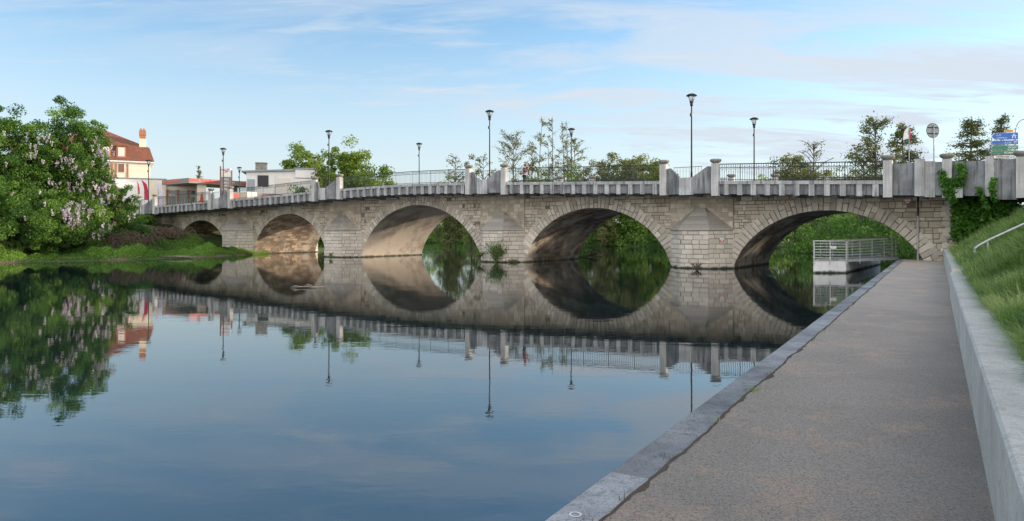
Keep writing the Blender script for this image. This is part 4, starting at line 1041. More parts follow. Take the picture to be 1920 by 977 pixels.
def stick(name, c, pts_list, mat, label, cat='driftwood'):
    g = G()
    for pts, rr in pts_list: g.tube(pts, rr, 6)
    o = g.build(name, mat, None, smooth=True); o.location = c; tag(o, label, cat); return o
stick('driftwood', (-8.55, 29.2, 0.0), [([(-.68, 0, .02), (-.5, .05, .07), (-.1, .0, .05), (.3, 0, .04), (.72, .02, .05)], [.012, .018, .022, .026, .018]),
      ([(-.55, -.1, .0), (-.3, -.15, .05), (0, -.05, .06), (.2, .1, .12)], [.008, .013, .016, .008]), ([(-.1, 0, .05), (.05, .0, .16), (.2, .05, .10)], [.02, .02, .01]),
      ([(0, 0, .04), (.25, -.12, .07), (.5, -.1, .02)], [.02, .02, .012]), ([(-.65, .02, .03), (-.45, -.12, .10), (-.2, -.02, .05)], [.012, .018, .02])], M['dryw'], 'bleached forked driftwood floating on the still water before the second smallest arch')
stick('driftwood', (7.0, 64.0, 0.0), [([(-1.2, 0, .02), (-.5, 0, .12), (.2, .1, .25), (.8, 0, .35)], [.04, .07, .12, .05]), ([(.1, 0, .2), (.6, -.1, .45), (1.0, 0, .3)], [.08, .1, .04]),
      ([(-.2, 0, .1), (.4, .1, .2), (1.2, 0, .05)], [.06, .14, .05]), ([(-1.0, 0, -.3), (-1.0, 0, .55)], [.03, .02])], M['wetwood'], 'dark waterlogged branch heap caught beside the pier foot, seen through the arch')
stick('log', at(330, 60.5, 0.12), [([(-1.6, .3, .05), (0, 0, .1), (1.5, -.4, .02)], [.025, .04, .03]), ([(-.4, .3, .12), (.6, .1, .14), (1.7, 0, .06)], [.02, .03, .015])], M['dryw'], 'bleached logs lying on the mud between the two green mounds')

# ivy on the right approach
def ivy(name, pts, n, size, label, seed, spread=.22, thick=.18, mat='leaf_ivy'):
    rng = np.random.default_rng(seed); pts = np.array(pts, float); r = empty(name, B(*pts[0]), BANG, label, 'ivy'); base = pts[0]
    k = rng.integers(0, len(pts), n); P = pts[k]-base
    d = rng.normal(size=(n, 3)); d /= np.linalg.norm(d, axis=1)[:, None]; d *= (rng.random(n)**.5)[:, None]; P = P+d*np.array([spread, thick, spread])
    cl = rng.normal(size=len(pts))*.14; tone = np.clip(.5+cl[k]+.2*rng.normal(size=n)+d[:, 1]*.2, 0, 1)
    np_mesh('leaves', leaves(P, size, rng, .85), 4, M[mat], r, tone)
    g = G()
    for a, b in zip(pts[:-1], pts[1:]): g.tube([tuple(a-base), tuple(b-base)], .015, 4, cap=False)
    g.build('stem', M['bark'], r)
def wallpt(x, y, off):
    o = P0+Vector((-math.sin(BANG), math.cos(BANG), 0))*off; u = x-960
    s = (o.x*F-o.y*u)/(-cB*F+sB*u); D = o.y+sB*s; return (s, off, zat(y, D))
ivy('ivy', [wallpt(x, y, PF+.55) for x, y in [(1800, 312), (1806, 320), (1800, 330), (1794, 340), (1786, 348), (1778, 352), (1770, 345), (1768, 335), (1766, 325), (1775, 360), (1781, 368), (1786, 374), (1806, 330), (1792, 352), (1776, 340), (1800, 345), (1788, 360)]], 2600, .10, 'heart shaped patch of bright ivy growing over the bowl topped parapet post', 51, .24)
ivy('ivy', [wallpt(x, y, PF+.62) for x, y in [(1834, 355), (1836, 362), (1841, 366), (1844, 374), (1848, 380), (1850, 388)]], 500, .10, 'thin dark ivy trail climbing the parapet panel between the two pilasters', 52, .16)
ivy('ivy', [wallpt(x, y, PF+.85) for x, y in [(1863, 338), (1862, 345), (1859, 352), (1862, 360), (1863, 368), (1865, 374)]], 700, .10, 'upright ivy tuft on the parapet pilaster below the road signs', 53, .17)
ivy('ivy', [wallpt(x, y, .4+(x-1795)*.012) for x in range(1798, 1900, 11) for y in range(382, 456, 9) if y < 452-(x-1795)*.55], 12000, .15, 'dark ivy mass covering the abutment under the parapet at the right', 54, .42, .45)
# shrub and weeds at pier feet
def bush_at(x, D, z0, ztop, w, mat, seed, label, n=1400, size=.10, name='riverside_bush'):
    rng = np.random.default_rng(seed); r = empty(name, at(x, D, z0), 0, label, 'bush'); h = ztop-z0; Wd = w/F*D
    P = []; g = G(); ns = 26
    for k in range(ns):
        an = rng.random()*6.28; e = Vector((math.cos(an)*Wd*.5*rng.random()**.5, math.sin(an)*Wd*.35*rng.random(), h*rng.uniform(.45, 1))); m = e*.5+Vector((0, 0, h*.15))
        g.tube([(0, 0, 0), m, e], [.02, .014, .005], 4, cap=False)
        q = rng.random(n//ns)**.7
        for t_ in q:
            p = Vector((0, 0, 0)).lerp(m, t_).lerp(m.lerp(e, t_), t_); P.append((p.x+rng.normal()*.09, p.y+rng.normal()*.09, p.z+rng.normal()*.07))
    g.build('stems', M['bark'], r); P = np.array(P); np_mesh('foliage', leaves(P, size, rng, .5), 4, M[mat], r, rng.random(len(P))); return r
bush_at(930, 53.0, 0.02, 1.75, 62, 'leaf_rich', 61, 'leafy green bush growing from the foot of the second pier from the quay', 1600, .11)
bush_at(898, 54.0, .3, .9, 50, 'leaf_fresh', 62, 'sparse overhanging sprig beside the bush at the second pier', 260, .09)
bush_at(1308, 43.4, 0.02, .45, 30, 'dryleaf', 63, 'small dry weed at the waterline of the pier nearest the quay', 260, .07, 'weed')
bush_at(620, 61.5, 0.0, .55, 10, 'leaf_dark', 64, 'dark upright weed at the foot of the third pier from the quay', 160, .10, 'weed')
bush_at(600, 64.5, 0.0, .45, 14, 'leaf_fresh', 65, 'pale sprig beside the lit water at the third pier', 120, .08, 'weed')
for k, (x, D, lb) in enumerate([(1452, 40.3, 'scattered weed on the stones at the left foot of the right arch'), (960, 53.2, 'small weed on the waterline ledge of the second pier')]):
    bush_at(x, D, .02, .25, 22, 'leaf_dark', 70+k, lb, 150, .07, 'weed')
# weeds in the kerb joint
def tuft(t, q, h, n, seed, label, mat='grass', w=.05):
    rng = np.random.default_rng(seed); b0 = Q(t, q, PZ+.015); r = empty('weed_tuft', b0, 0, label, 'weed', 'weeds in the kerb joint'); V = []; R = []
    for k in range(n):
        a = rng.random()*6.28; p = Vector((rng.normal()*w, rng.normal()*w, 0)); d = Vector((math.cos(a), math.sin(a), 0)); s = Vector((-d.y, d.x, 0))*.0016; hh = h*rng.uniform(.5, 1)
        m = p+Vector((0, 0, hh*.6))+d*hh*.25; e = p+Vector((0, 0, hh*rng.uniform(.5, 1)))+d*hh*.7; V += [p-s, p+s, m+s*.8, m-s*.8, m-s*.8, m+s*.8, e+s*.1, e-s*.1]; R += [rng.random()]*2
    np_mesh('blades', np.array([tuple(v) for v in V]), 4, M[mat], r, R)
tuft(3.75, .30, .075, 60, 81, 'bright green grass tuft in the kerb joint, halfway along the near path', w=.04)
tuft(-.05, .29, .14, 14, 82, 'thin dry weed stalks at the kerb in the bottom foreground', 'dryleaf', .05)
tuft(0.45, .27, .09, 8, 83, 'single brown weed leaning over the nearest kerb stone', 'dryleaf', .02)
tuft(1.35, .28, .07, 10, 84, 'sparse weed in the kerb joint above the foreground one', 'dryleaf', .03)
tuft(2.45, .29, .05, 14, 85, 'small green weed in the kerb joint before the bright tuft', w=.03)
tuft(4.6, .29, .10, 6, 86, 'thin upright weed in the kerb joint just past the bright tuft', 'dryleaf', .02)
tuft(8.5, .30, .08, 24, 87, 'small weed at the far part of the kerb', w=.03)
tuft(27.5, .32, .18, 60, 88, 'grass tuft where the kerb meets the landing stage ramp', w=.12)
# dark soil gathered in the kerb joint
g = G(); rr_ = np.random.default_rng(5); n = 900; ts_ = np.linspace(T0, 40, n); wv = np.convolve(rr_.normal(size=n+10), np.ones(11)/11, 'valid')[:n]
V = []
for i, t_ in enumerate(ts_): q_ = 0.30+jit[int((t_-T0)/(T1-T0)*699)]; V += [Q(t_, q_-.012-abs(wv[i])*.02-rr_.random()*.006, PZ+.0245), Q(t_, q_+.0+abs(wv[i])*.05*(rr_.random()<.4)+rr_.random()*.007, PZ+.0235)]
g.add(V, [(2*i, 2*i+1, 2*i+3, 2*i+2) for i in range(n-1)], .5); g.build('joint_soil', M['soil'], kind='structure')
# painted ring on the kerb
g = G(); c0 = Q(0.12, 0.13, PZ+.0225); ring = []
for k in range(28):
    a = 2*math.pi*k/28
    ring.append(((c0.x+.036*math.cos(a), c0.y+.036*math.sin(a), c0.z), (c0.x+.026*math.cos(a), c0.y+.026*math.sin(a), c0.z)))
for k in range(28): a, b = ring[k], ring[(k+1) % 28]; g.add([a[0], b[0], b[1], a[1]], [(0, 1, 2, 3)])
g.build('survey_mark', M['white'], label='small white painted ring on the kerb stone in the foreground', cat='mark')

# ---------------------------------------------------------------- woods upstream seen through the arches, plus one unseen sun screen
def wood(name, line, n, dep, hmax, mat, size, seed, label):
    rng = np.random.default_rng(seed); line = [Vector(p) for p in line]; P = []; seg = list(zip(line[:-1], line[1:])); Ls = np.array([(b-a).length for a, b in seg])
    ncl = max(40, n//120); cs = []
    for i in range(ncl):
        k = rng.choice(len(seg), p=Ls/Ls.sum()); a, b = seg[k]; p = a.lerp(b, rng.random()); d = (b-a).normalized(); nv = Vector((-d.y, d.x))
        w = rng.random(); p = p+nv*dep*w; hh = hmax*(0.84+.16*math.sin(p.x*.21+p.y*.13)); z = gz(p.x, p.y)+rng.random()*hh*(.35+.65*w); cs.append((p.x, p.y, max(.4, z)))
    cs = np.array(cs); k = rng.integers(0, ncl, n); sz = 1.3*(.6+.8*rng.random(ncl)); d = rng.normal(size=(n, 3)); d /= np.linalg.norm(d, axis=1)[:, None]; d *= (rng.random(n)**.45)[:, None]
    P = cs[k]+d*sz[k][:, None]*np.array([1, 1, .7]); P[:, 2] = np.maximum(P[:, 2], .1+.3*rng.random(n)); tone = np.clip(.45+.22*rng.normal(size=ncl)[k]+.15*rng.normal(size=n), 0, 1)
    o = np_mesh(name, leaves(P, size, rng, .65), 4, M[mat], None, tone); tag(o, label=label, cat='wood', kind='stuff')
wood('far_wood', [(-60, 176), (-12, 149), (6, 124), (18, 112), (30, 105)], 90000, 9, 10.5, 'leaf_dark', .38, 91, 'dark dense wood on the far river bank seen through the arches')
wood('far_wood', [(2, 126), (18, 112), (33, 103.5)], 36000, 5, 7.5, 'leaf_rich', .34, 92, 'lighter green bushes at the water edge of the far bank, seen through the second arch')
wood('right_wood', [(30, 105), (39, 99), (40, 80)], 26000, 8, 8, 'leaf_dark', .32, 93, 'dark green wood on the right bank upstream, seen through the arch by the quay')
wood('right_wood', [(40, 82), (38, 66), (32, 54)], 18000, -8, 6, 'leaf_dark', .28, 94, 'low dark thicket right behind the arch by the quay')
wood('right_wood', [(62, 84), (63, 70), (62, 56), (60, 40)], 120000, 10, 23, 'leaf_dark', .45, 96, 'tall dense unseen wood on the right bank beyond the road, added to shade the arches')  # added out of frame, tall enough to keep sun off the right-hand arches
wood('bank_edge_bushes', [(-62, 173.5), (-13, 146), (5, 121.5), (18, 109.6), (31, 101.5), (37, 95)], 30000, 1.6, 2.6, 'leaf_dark', .30, 97, 'dark bushes overhanging the water along the far bank')
wood('left_wood', [(-23, 88), (-28, 100), (-37, 120), (-60, 150)], 22000, 8, 7, 'leaf_rich', .30, 95, 'leafy bank upstream on the left, glimpsed through the second smallest arch')
cover('reed_bank', [(38, 97), (36, 80)], 5000, 2.5, 1.4, 'groundcover', .22, 'bright reeds at the water edge behind the landing stage', 33, back=-3.0)
# trees standing above the deck line
ug = 'trees beyond the bridge'
T(572, 108, 272, 88, 'leaf_fresh', 101, 'pale green rounded tree between the white building and the near lamp', 90, 210, size=.30, clr=1.4, group=ug, cyf=.45)
T(540, 130, 286, 26, 'leaf_dark', 102, 'small dark tree top above the white building roof', 24, 120, size=.30, clr=1.0, group=ug)
T(655, 98, 258, 105, 'leaf_fresh', 103, 'large bright green spiky tree beside the near lamp, above the second parapet span', 110, 230, size=.27, clr=1.25, group=ug, cyf=.5, shell=.3)
T(708, 94, 308, 64, 'leaf_fresh', 104, 'lower bright green tree at the right foot of the spiky tree', 60, 190, size=.26, clr=1.1, group=ug)
T(625, 96, 318, 70, 'leaf_olive', 105, 'olive green bush in front of the spiky tree', 50, 190, size=.26, clr=1.1, group=ug, name='shrub', cat='shrub')
T(562, 92, 340, 50, 'leaf_rich', 106, 'dark green bush behind the railing beside the white building', 40, 160, size=.22, clr=.9, group=ug, name='shrub', cat='shrub')
T(845, 118, 318, 60, 'leaf_olive', 107, 'grey green bush behind the railing left of the second bay', 40, 130, size=.26, clr=1.3, group=ug, name='shrub', cat='shrub')
T(885, 122, 296, 46, 'leaf_olive', 108, 'thin olive tree behind the second bay', 26, 90, size=.26, clr=1.1, group=ug, nl=26)
T(1176, 118, 284, 150, 'leaf_olive', 109, 'broad olive green tree above the third span, left of the nearest bay', 110, 170, size=.28, clr=1.3, group=ug, cyf=.42)
T(1130, 112, 318, 60, 'leaf_olive', 110, 'low grey green tree right of the far-side lamp', 40, 140, size=.26, clr=1.1, group=ug)
T(1225, 112, 296, 60, 'leaf_fresh', 111, 'yellow green tree crown touching the nearest bay', 44, 160, size=.26, clr=1.1, group=ug)
T(1490, 92, 293, 110, 'leaf_olive', 112, 'wide domed olive tree behind the railing above the right arch', 110, 170, size=.24, clr=1.15, group=ug, cyf=.42)
T(1425, 80, 322, 26, 'leaf_fresh', 113, 'little fresh green shrub between the two far bay posts', 16, 90, size=.2, clr=.6, group=ug, name='shrub', cat='shrub')
T(1590, 88, 312, 60, 'leaf_olive', 114, 'thin grey green tree right of the domed tree', 36, 70, size=.22, clr=1.0, group=ug, nl=30)
T(1560, 84, 308, 70, 'leaf_olive', 115, 'low grey green scrub behind the railing below the bare tree top', 40, 120, size=.2, clr=1.0, group=ug, name='shrub', cat='shrub')
T(1640, 70, 304, 60, 'leaf_olive', 116, 'low scrub behind the end of the railing, beside the tall parapet post', 40, 120, size=.18, clr=.9, group=ug, name='shrub', cat='shrub')
T(1000, 124, 308, 90, 'leaf_fresh', 117, 'low green scrub at the feet of the tall alders, behind the person', 40, 120, size=.26, clr=1.2, group=ug, name='shrub', cat='shrub')
T(1080, 120, 306, 50, 'leaf_fresh', 118, 'low green scrub right of the alders behind the railing', 30, 120, size=.26, clr=1.2, group=ug, name='shrub', cat='shrub')
# sparse upright trees with visible stems
def sparse(x, D, ytop, w, seed, label, mat='leaf_olive', n=1500, stems=1, size=.26, spire=False, low=.35):
    rng = np.random.default_rng(seed); X = (x-960)/F*D; z0 = gz(X, D); h = zat(ytop, D)-z0; Wd = w/F*D; r = empty('thin_tree', (X, D, z0), 0, label, 'tree', 'thin trees beyond the bridge')
    g = G(); P = []; tone = []
    for s in range(stems):
        bx = rng.normal()*Wd*.12*(stems > 1); tx = (s-(stems-1)/2)/max(1, stems)*Wd*.8+rng.normal()*.3; hs = h*(1 if s == stems//2 else rng.uniform(.72, .98))
        b0 = Vector((bx, 0, 0)); tp = Vector((tx, rng.normal()*.5, hs)); md = b0.lerp(tp, .5)+Vector((tx*.2+rng.normal()*.2, 0, 0)); tr = .2 if stems == 1 else .17
        g.tube([b0.lerp(md, t).lerp(md.lerp(tp, t), t) for t in (0, .25, .5, .75, 1)], [tr, tr*.85, tr*.6, tr*.35, .03], 6, cap=False)
        for k in range(int((60 if spire else 38)/stems**.35)):
            t = rng.uniform(.52 if spire else low, .99); s0 = b0.lerp(md, t).lerp(md.lerp(tp, t), t); an = rng.random()*6.28; ln = Wd*(.80 if stems == 1 else .40)*(1.12-t if spire else .45+.5*math.sin(math.pi*min(1, t*.9)))*rng.uniform(.6, 1.1)
            if spire: ln = Wd*1.15*(1.1-t)*rng.uniform(.55, 1.1)
            e = s0+Vector((math.cos(an)*ln, math.sin(an)*ln, ln*(.05 if spire else .75)*rng.uniform(-1.5 if spire else .4, 2.5 if spire else 1.2))); m = s0.lerp(e, .5)+Vector((0, 0, .12*ln))
            g.tube([s0, m, e], [.06, .045, .02], 4, cap=False)
            for j in range(3):
                q = rng.uniform(.4, .95); pp_ = s0.lerp(e, q); an2 = rng.random()*6.28; e2 = pp_+Vector((math.cos(an2), math.sin(an2), .3))*ln*.3; g.tube([pp_, e2], [.028, .014], 3, cap=False)
                m_n = int(n*1.7/stems/34/4)+1
                P += [tuple(pp_.lerp(e2, rng.random())+Vector(rng.normal(size=3)*(.22 if not spire else .2))*1.0) for _ in range(m_n)]
            P += [tuple(s0.lerp(e, rng.uniform(.35, 1.05))+Vector((rng.normal()*.25, rng.normal()*.25, rng.normal()*(.06 if spire else .2)))) for _ in range(int(n*1.7/stems/34/4)+1)]
    g.build('trunk', M['bark'], r); P = np.array(P); np_mesh('crown', leaves(P, size, rng, .6, up=.3 if spire else 0), 4, M[mat], r, np.clip(rng.normal(.5, .25, len(P)), 0, 1)); return r
sparse(965, 128, 256, 62, 121, 'open crowned bare-looking tree behind the person, left of the tall alders', n=1500)
sparse(1008, 132, 226, 40, 122, 'tall thin alder with a flat tuft, second left of the far-side lamp', n=1500, stems=2)
sparse(1038, 134, 218, 36, 123, 'tallest thin multi-stemmed alder just left of the far-side lamp', n=1400, stems=3)
sparse(1062, 130, 226, 30, 124, 'thin alder whose top meets the far-side lamp head', n=900, stems=2)
sparse(1085, 126, 264, 44, 125, 'thin drooping tree just right of the far-side lamp', n=1000)
sparse(905, 124, 300, 40, 126, 'twiggy thin tree behind the second bay lamp', n=700)
sparse(1535, 86, 274, 48, 127, 'leafless spreading tree top above the domed tree', n=160)
sparse(1645, 72, 230, 62, 128, 'airy olive tree with a feathery top, left of the furled flag', n=2600, size=.2)
sparse(1700, 70, 232, 84, 129, 'airy spreading tree behind the furled flag', n=3000, size=.17, spire=True)
sparse(1812, 66, 221, 92, 130, 'layered tree with tiered branches left of the road signs', n=2300, size=.15, spire=True, mat='leaf_conifer')
sparse(1868, 70, 216, 60, 131, 'narrow tiered tree top rising just behind the road signs', n=1500, size=.15, spire=True, mat='leaf_conifer')
sparse(1612, 76, 300, 50, 132, 'low twiggy tree behind the end of the railing', n=1500, size=.2)
sparse(855, 122, 294, 30, 133, 'small twiggy tree left of the second bay', n=500)
# conifer behind the station
def conifer(x, D, ytop, w, label):
    rng = np.random.default_rng(140); X = (x-960)/F*D; z0 = gz(X, D); h = zat(ytop, D)-z0; r = empty('conifer', (X, D, z0), 0, label, 'tree'); g = G(); g.tube([(0, 0, 0), (0, 0, h)], [.2, .02], 6); g.build('trunk', M['bark'], r)
    P = []
    for k in range(90):
        t = rng.uniform(.35, .99); an = rng.random()*6.28; L_ = w/F*D*.62*(1.05-t)/.65*rng.uniform(.8, 1.1)
        for j in range(26): q = rng.random(); P.append((math.cos(an)*L_*q+rng.normal()*.1, math.sin(an)*L_*q+rng.normal()*.1, h*t-L_*q*.25+rng.normal()*.08+q*q*L_*.25))
    P = np.array(P); np_mesh('crown', leaves(P, .28, rng, .4), 4, M['leaf_conifer'], r, rng.random(len(P)))
conifer(373, 140, 311, 30, 'small dark conifer rising behind the fuel station canopy')

# ---------------------------------------------------------------- buildings on the left bank
def wpt(x, D): return Vector(((x-960)/F*D, D, 0))
# tiled house
HB = 4.0; hr = wpt(289, 131.0); ang = math.atan2(0.5, 0.866)
HO = empty('tiled_house', (hr.x, hr.y, HB), ang, 'cream three-storey house with red tiled mansard roof and tall chimney behind the left trees', 'house')
Lh, Dh = 17.0, 11.0; ze = zat(303.5, 131)-HB; zk = zat(277, 131)-HB; zr = zat(246, 131)-HB   # local x from -Lh..0 along the facade, y back
g = G(); g.box(-Lh, -0.6, 0.3, Dh, 0, ze-.1); g.build('wall', M['cream'], HO)
g = G(); g.box(-Lh-.2, 0.0, -.1, Dh+.3, ze-.28, ze-.02); g.build('cornice', M['white_wall'], HO)
g = G(); V = [(-Lh-.2, -.15, ze), (0.05, -.15, ze), (0.05, Dh+.3, ze), (-Lh-.2, Dh+.3, ze), (-Lh+.6, .75, zk), (-.75, .75, zk), (-.75, Dh-.6, zk), (-Lh+.6, Dh-.6, zk), (-Lh*.62, Dh*.5, zr+.5), (-Lh*.50, Dh*.5, zr+.5)]
g.add(V, [(0, 1, 5, 4), (1, 2, 6, 5), (2, 3, 7, 6), (3, 0, 4, 7), (4, 5, 9, 8), (5, 6, 9), (6, 7, 8, 9), (7, 4, 8), (3, 2, 1, 0)]); rf = g.build('roof', M['tiles'], HO)
g = G(); g.box(-2.35, -1.35, 1.0, 1.9, zk-1.5, zat(242, 130)-HB, .3); g.box(-2.42, -1.28, .93, 1.97, zat(252, 130)-HB, zat(244, 130)-HB, .8)
ch = g.build('chimney', M['brick_trim'], rf)
g = G(); g.box(-2.42, -1.28, .9, 1.95, zk-2.0, zat(259, 130)-HB); g.build('chimney_base', M['cream'], ch)
g = G()
for dx in (-2.1, -1.6): g.tube([(dx, 1.4, zat(243, 130)-HB), (dx, 1.4, zat(239, 130)-HB)], .13, 8)
g.build('chimney_pot', M['brick_trim'], ch)
for i, cx in enumerate((-5.35, -7.75, -10.4, -13.0)):
    zc0 = zat(294, 129)-HB; zc1 = zat(277.5, 129)-HB
    g = G(); g.box(cx-.78, cx+.78, -.05, 1.2, zc0-.25, zc1+.25); w_ = g.build('dormer', M['brick_trim'], HO)
    g = G(); g.box(cx-.95, cx+.95, -.2, 1.3, zc1+.25, zc1+.38); g.build('dormer_roof', M['tiles'], w_)
    g = G(); g.box(cx-.52, cx+.52, -.09, 0, zc0, zc1); g.build('window', M['blind'], w_)
    z0_, z1_ = zat(323, 129)-HB, zat(307.5, 129)-HB
    g = G(); g.box(cx-.62, cx+.62, .22, .32, z0_-.1, z1_+.1); w_ = g.build('window', M['white_wall'], HO); g = G(); g.box(cx-.48, cx+.48, .17, .25, z0_, z1_); g.build('shutter', M['shutter'], w_)
g = G()
for cx in (-6.25, -6.85, -4.35, -9.2, -11.7): g.box(cx-.16, cx+.16, .22, .35, 3.0, ze-.6)
g.build('brick_strip', M['brick_trim'], HO)
# flat-roofed annexe with shop wing
an0 = wpt(277, 103.0); AN = empty('flat_roofed_shop', (an0.x, an0.y, 4.0), math.radians(27), 'low cream flat-roofed building with orange brick piers beside the white feather flag', 'building')
zt1 = zat(336, 103)-4; zt2 = zat(347, 103)-4
g = G(); g.box(-11, 0, 0, 9, 0, zt1); g.build('wall', M['white_wall'], AN)
g = G(); g.box(0.003, 2.4, 0, 9, 0, zt1); g.build('wall', M['cream'], AN)
g = G(); g.box(2.4, 7.4, .4, 9, 0, zt2); g.build('wall', M['cream'], AN)
g = G(); g.box(-11.1, 2.5, -.1, 9.1, zt1, zt1+.14); g.box(2.45, 7.5, .28, 9.1, zt2, zt2+.12); g.build('roof', M['metal_roof'], AN)
for k in range(3):
    x0 = 2.75+k*1.42
    g = G(); g.box(x0-.26, x0-.02, .27, .42, 0, zt2-.55); g.build('brick_pier', M['brick_trim'], AN)
    g = G(); g.box(x0, x0+1.1, .33, .41, zat(363, 103)-4, zat(355.5, 103)-4); g.build('window', M['pane'], AN)
    g = G(); g.box(x0, x0+1.1, .33, .41, .6, zat(367, 103)-4); w_ = g.build('window', M['pane'], AN)
    g = G()
    for q in (0, .36, .72, 1.06): g.box(x0+q, x0+q+.04, .30, .34, .6, zat(367, 103)-4)
    g.box(x0, x0+1.1, .30, .34, 1.7, 1.75); g.build('window_frame', M['white'], w_)
g = G(); g.box(7.0, 7.2, .27, .42, 0, zt2-.55); g.build('brick_pier', M['brick_trim'], AN)
g = G(); g.box(-8.6, -3.2, -.06, .02, zat(378, 103)-4, zat(358, 103)-4); w_ = g.build('shop_window', M['pane'], AN)
g = G()
for q in (-8.6, -7.2, -5.8, -4.4, -3.24): g.box(q, q+.06, -.1, -.06, zat(378, 103)-4, zat(358, 103)-4)
g.box(-8.6, -3.2, -.1, -.06, zat(364, 103)-4, zat(363, 103)-4); g.build('window_frame', M['brick_trim'], w_)
# fuel station
c0 = wpt(354, 98.0); c1 = wpt(481, 106.5); fa = math.atan2(c1.y-c0.y, c1.x-c0.x); FL = (c1-c0).length
ST = empty('fuel_station', (c0.x, c0.y, 4.0), fa, 'fuel station canopy with taupe fascia and red lettering behind the bridge railing', 'fuel station')
zf1 = zat(333.5, 98)-4; zf0 = zat(343, 98)-4
g = G(); g.box(0, FL, 0, 7.5, zf0, zf1); g.build('canopy', M['fascia'], ST)
g = G(); g.box(.15, 1.5, -.05, -.003, zf0+.28, zf1-.12); g.box(FL-2.6, FL-.4, -.05, -.003, zf0+.22, zf1-.25); g.build('fascia_stripe', M['red'], ST)
g = G(); g.box(-.05, -.003, 2.6, 6.8, zf0+.28, zf1-.2); g.build('fascia_stripe', M['red'], ST)
text_obj('fascia_lettering', 'TotalEnergies', .74, M['red'], ST, (1.75, -.02, zf0+.16), (math.radians(90), 0, 0), .02, .92, bold=.012)
text_obj('fascia_lettering', 'STATION', .26, M['white'], ST, (FL-4.6, -.02, zf0+.28), (math.radians(90), 0, 0), .02, .9)
g = G()
for x in (2.3, FL-2.5): g.box(x-.25, x+.25, 1.5, 2.0, 0, zf0); 
g.build('canopy_column', M['fascia'], ST)
g = G(); g.box(1.6, 2.9, .6, .72, .1, zf0); pa = g.build('banner_panel', M['cream'], ST)
g = G(); g.box(2.0, 2.45, .54, .6, .9, 3.3); g.box(1.75, 2.7, .54, .6, 2.4, 2.75); g.lathe([(.02, -.2), (.16, -.1), (.18, 0), (.16, .1), (.02, .2)], (2.22, .56, 3.5), 10); g.build('banner_emblem', M['red'], pa)
for x in (6.0, 9.5):
    g = G(); g.box(x, x+1.0, 2.2, 2.8, 0, 1.7); pu = g.build('fuel_pump', M['fascia'], ST); g = G(); g.box(x+.2, x+.8, 2.17, 2.199, 1.0, 1.35); g.build('pump_sign', M['red'], pu)
# kiosk boxes seen through the railing
kx = wpt(466, 88); KI = empty('service_box', (kx.x, kx.y, 4.0), fa, 'low grey and white service boxes with red signs behind the bridge railing', 'kiosk')
zk1 = zat(361, 88)-4
g = G(); g.box(-3.0, -.2, 0, 1.2, 0, zk1); g.build('cabinet', M['fascia'], KI); g = G(); g.box(-.18, 1.2, 0, 1.2, 0, zk1+.1); g.build('cabinet', M['white'], KI); g = G(); g.box(1.22, 5.2, 0, 1.2, 0, zk1); g.build('cabinet', M['fascia'], KI)
g = G(); g.box(-2.4, -1.4, -.04, -.003, zk1-.7, zk1-.25); g.box(2.0, 3.2, -.04, -.003, zk1-.7, zk1-.25); g.build('sign_plate', M['red'], KI)
# price totem
tp = wpt(424, 86); TO = empty('price_totem', (tp.x, tp.y, 4.0), math.radians(8), 'tall fuel price totem with white top panel and grey price board beside the lamp', 'sign')
za, zb1, zc_, zd = zat(356, 86)-4, zat(332, 86)-4, zat(315.5, 86)-4, zat(356, 86)-4-.4
g = G(); g.box(-.62, .62, -.12, .12, zd, zb1); g.build('price_board', M['fascia'], TO)
g = G(); g.box(-.55, .55, -.13, .13, zb1+.003, zc_); wp = g.build('logo_panel', M['white'], TO)
g = G(); g.box(-.72, -.60, -.08, .08, 0, zc_+.25); g.box(.60, .72, -.08, .08, 0, zc_-.25); g.build('side_post', M['shutter'], TO)
g = G(); zc = zc_-.28
g.tube([(-.48+.16*k, -.15, zc+.12*math.sin(k*.9+.5)-.05*k*.2) for k in range(5)], .05, 5); g.build('logo_swoosh', M['red'], wp)
g = G(); g.tube([(.26+.17*math.cos(a), -.15, zc+.06+.13*math.sin(a)) for a in np.linspace(.3, 5.6, 10)], .028, 5); g.build('logo_ring', M['blue'], wp)
g = G(); g.box(-.3, .1, -.145, -.131, zc-.25, zc-.17); g.build('logo_bar', M['orange'], wp)
for k, sx in enumerate(('1.902', '1.842', '1.992', '0.942')): text_obj('price_digits', sx, .36, M['white'], TO, (-.45, -.125, zb1-.42-k*.40), (math.radians(90), 0, 0), .01)
# flags
def feather(x, D, ytop, ybot, w, mat, label, back):
    p = wpt(x, D); r = empty('feather_flag', (p.x, p.y, 4.0), 0, label, 'flag', 'advertising flags before the shop'); z1, z0 = zat(ytop, D)-4, zat(ybot, D)-4; Wd = w/F*D
    n = 10; V = []; Fc = []
    for k in range(n+1):
        t = k/n; z = z0+(z1-z0)*t; bend = -Wd*.55*(t**3.0)*1.2; wd = Wd*(1-.15*t) if t < .8 else Wd*(1-.15*t)*(1-(t-.8)*4.2)
        for yy in (-.01, .01): V += [(bend, yy+.05*math.sin(t*5), z), (bend+max(wd, .03), yy+.05*math.sin(t*5+1), z)]
    for k in range(n):
        a = 4*k; Fc += [(a, a+1, a+5, a+4), (a+3, a+2, a+6, a+7), (a+2, a, a+4, a+6), (a+1, a+3, a+7, a+5)]
    Fc += [(0, 2, 3, 1), (4*n, 4*n+1, 4*n+3, 4*n+2)]
    g = G(); g.add(V, Fc); g.build('cloth', mat, r)
    g = G(); g.tube([(-.02, 0, 0), (-.02, 0, z0+(z1-z0)*.5), (-Wd*.2, 0, z0+(z1-z0)*.8), (-Wd*.66, 0, z1+.1)], .02, 5); g.build('pole', M['black'], r)
feather(271, 88, 338, 375, 8, M['crimson'], 'crimson feather flag just left of the leftmost near-side lamp', 0)
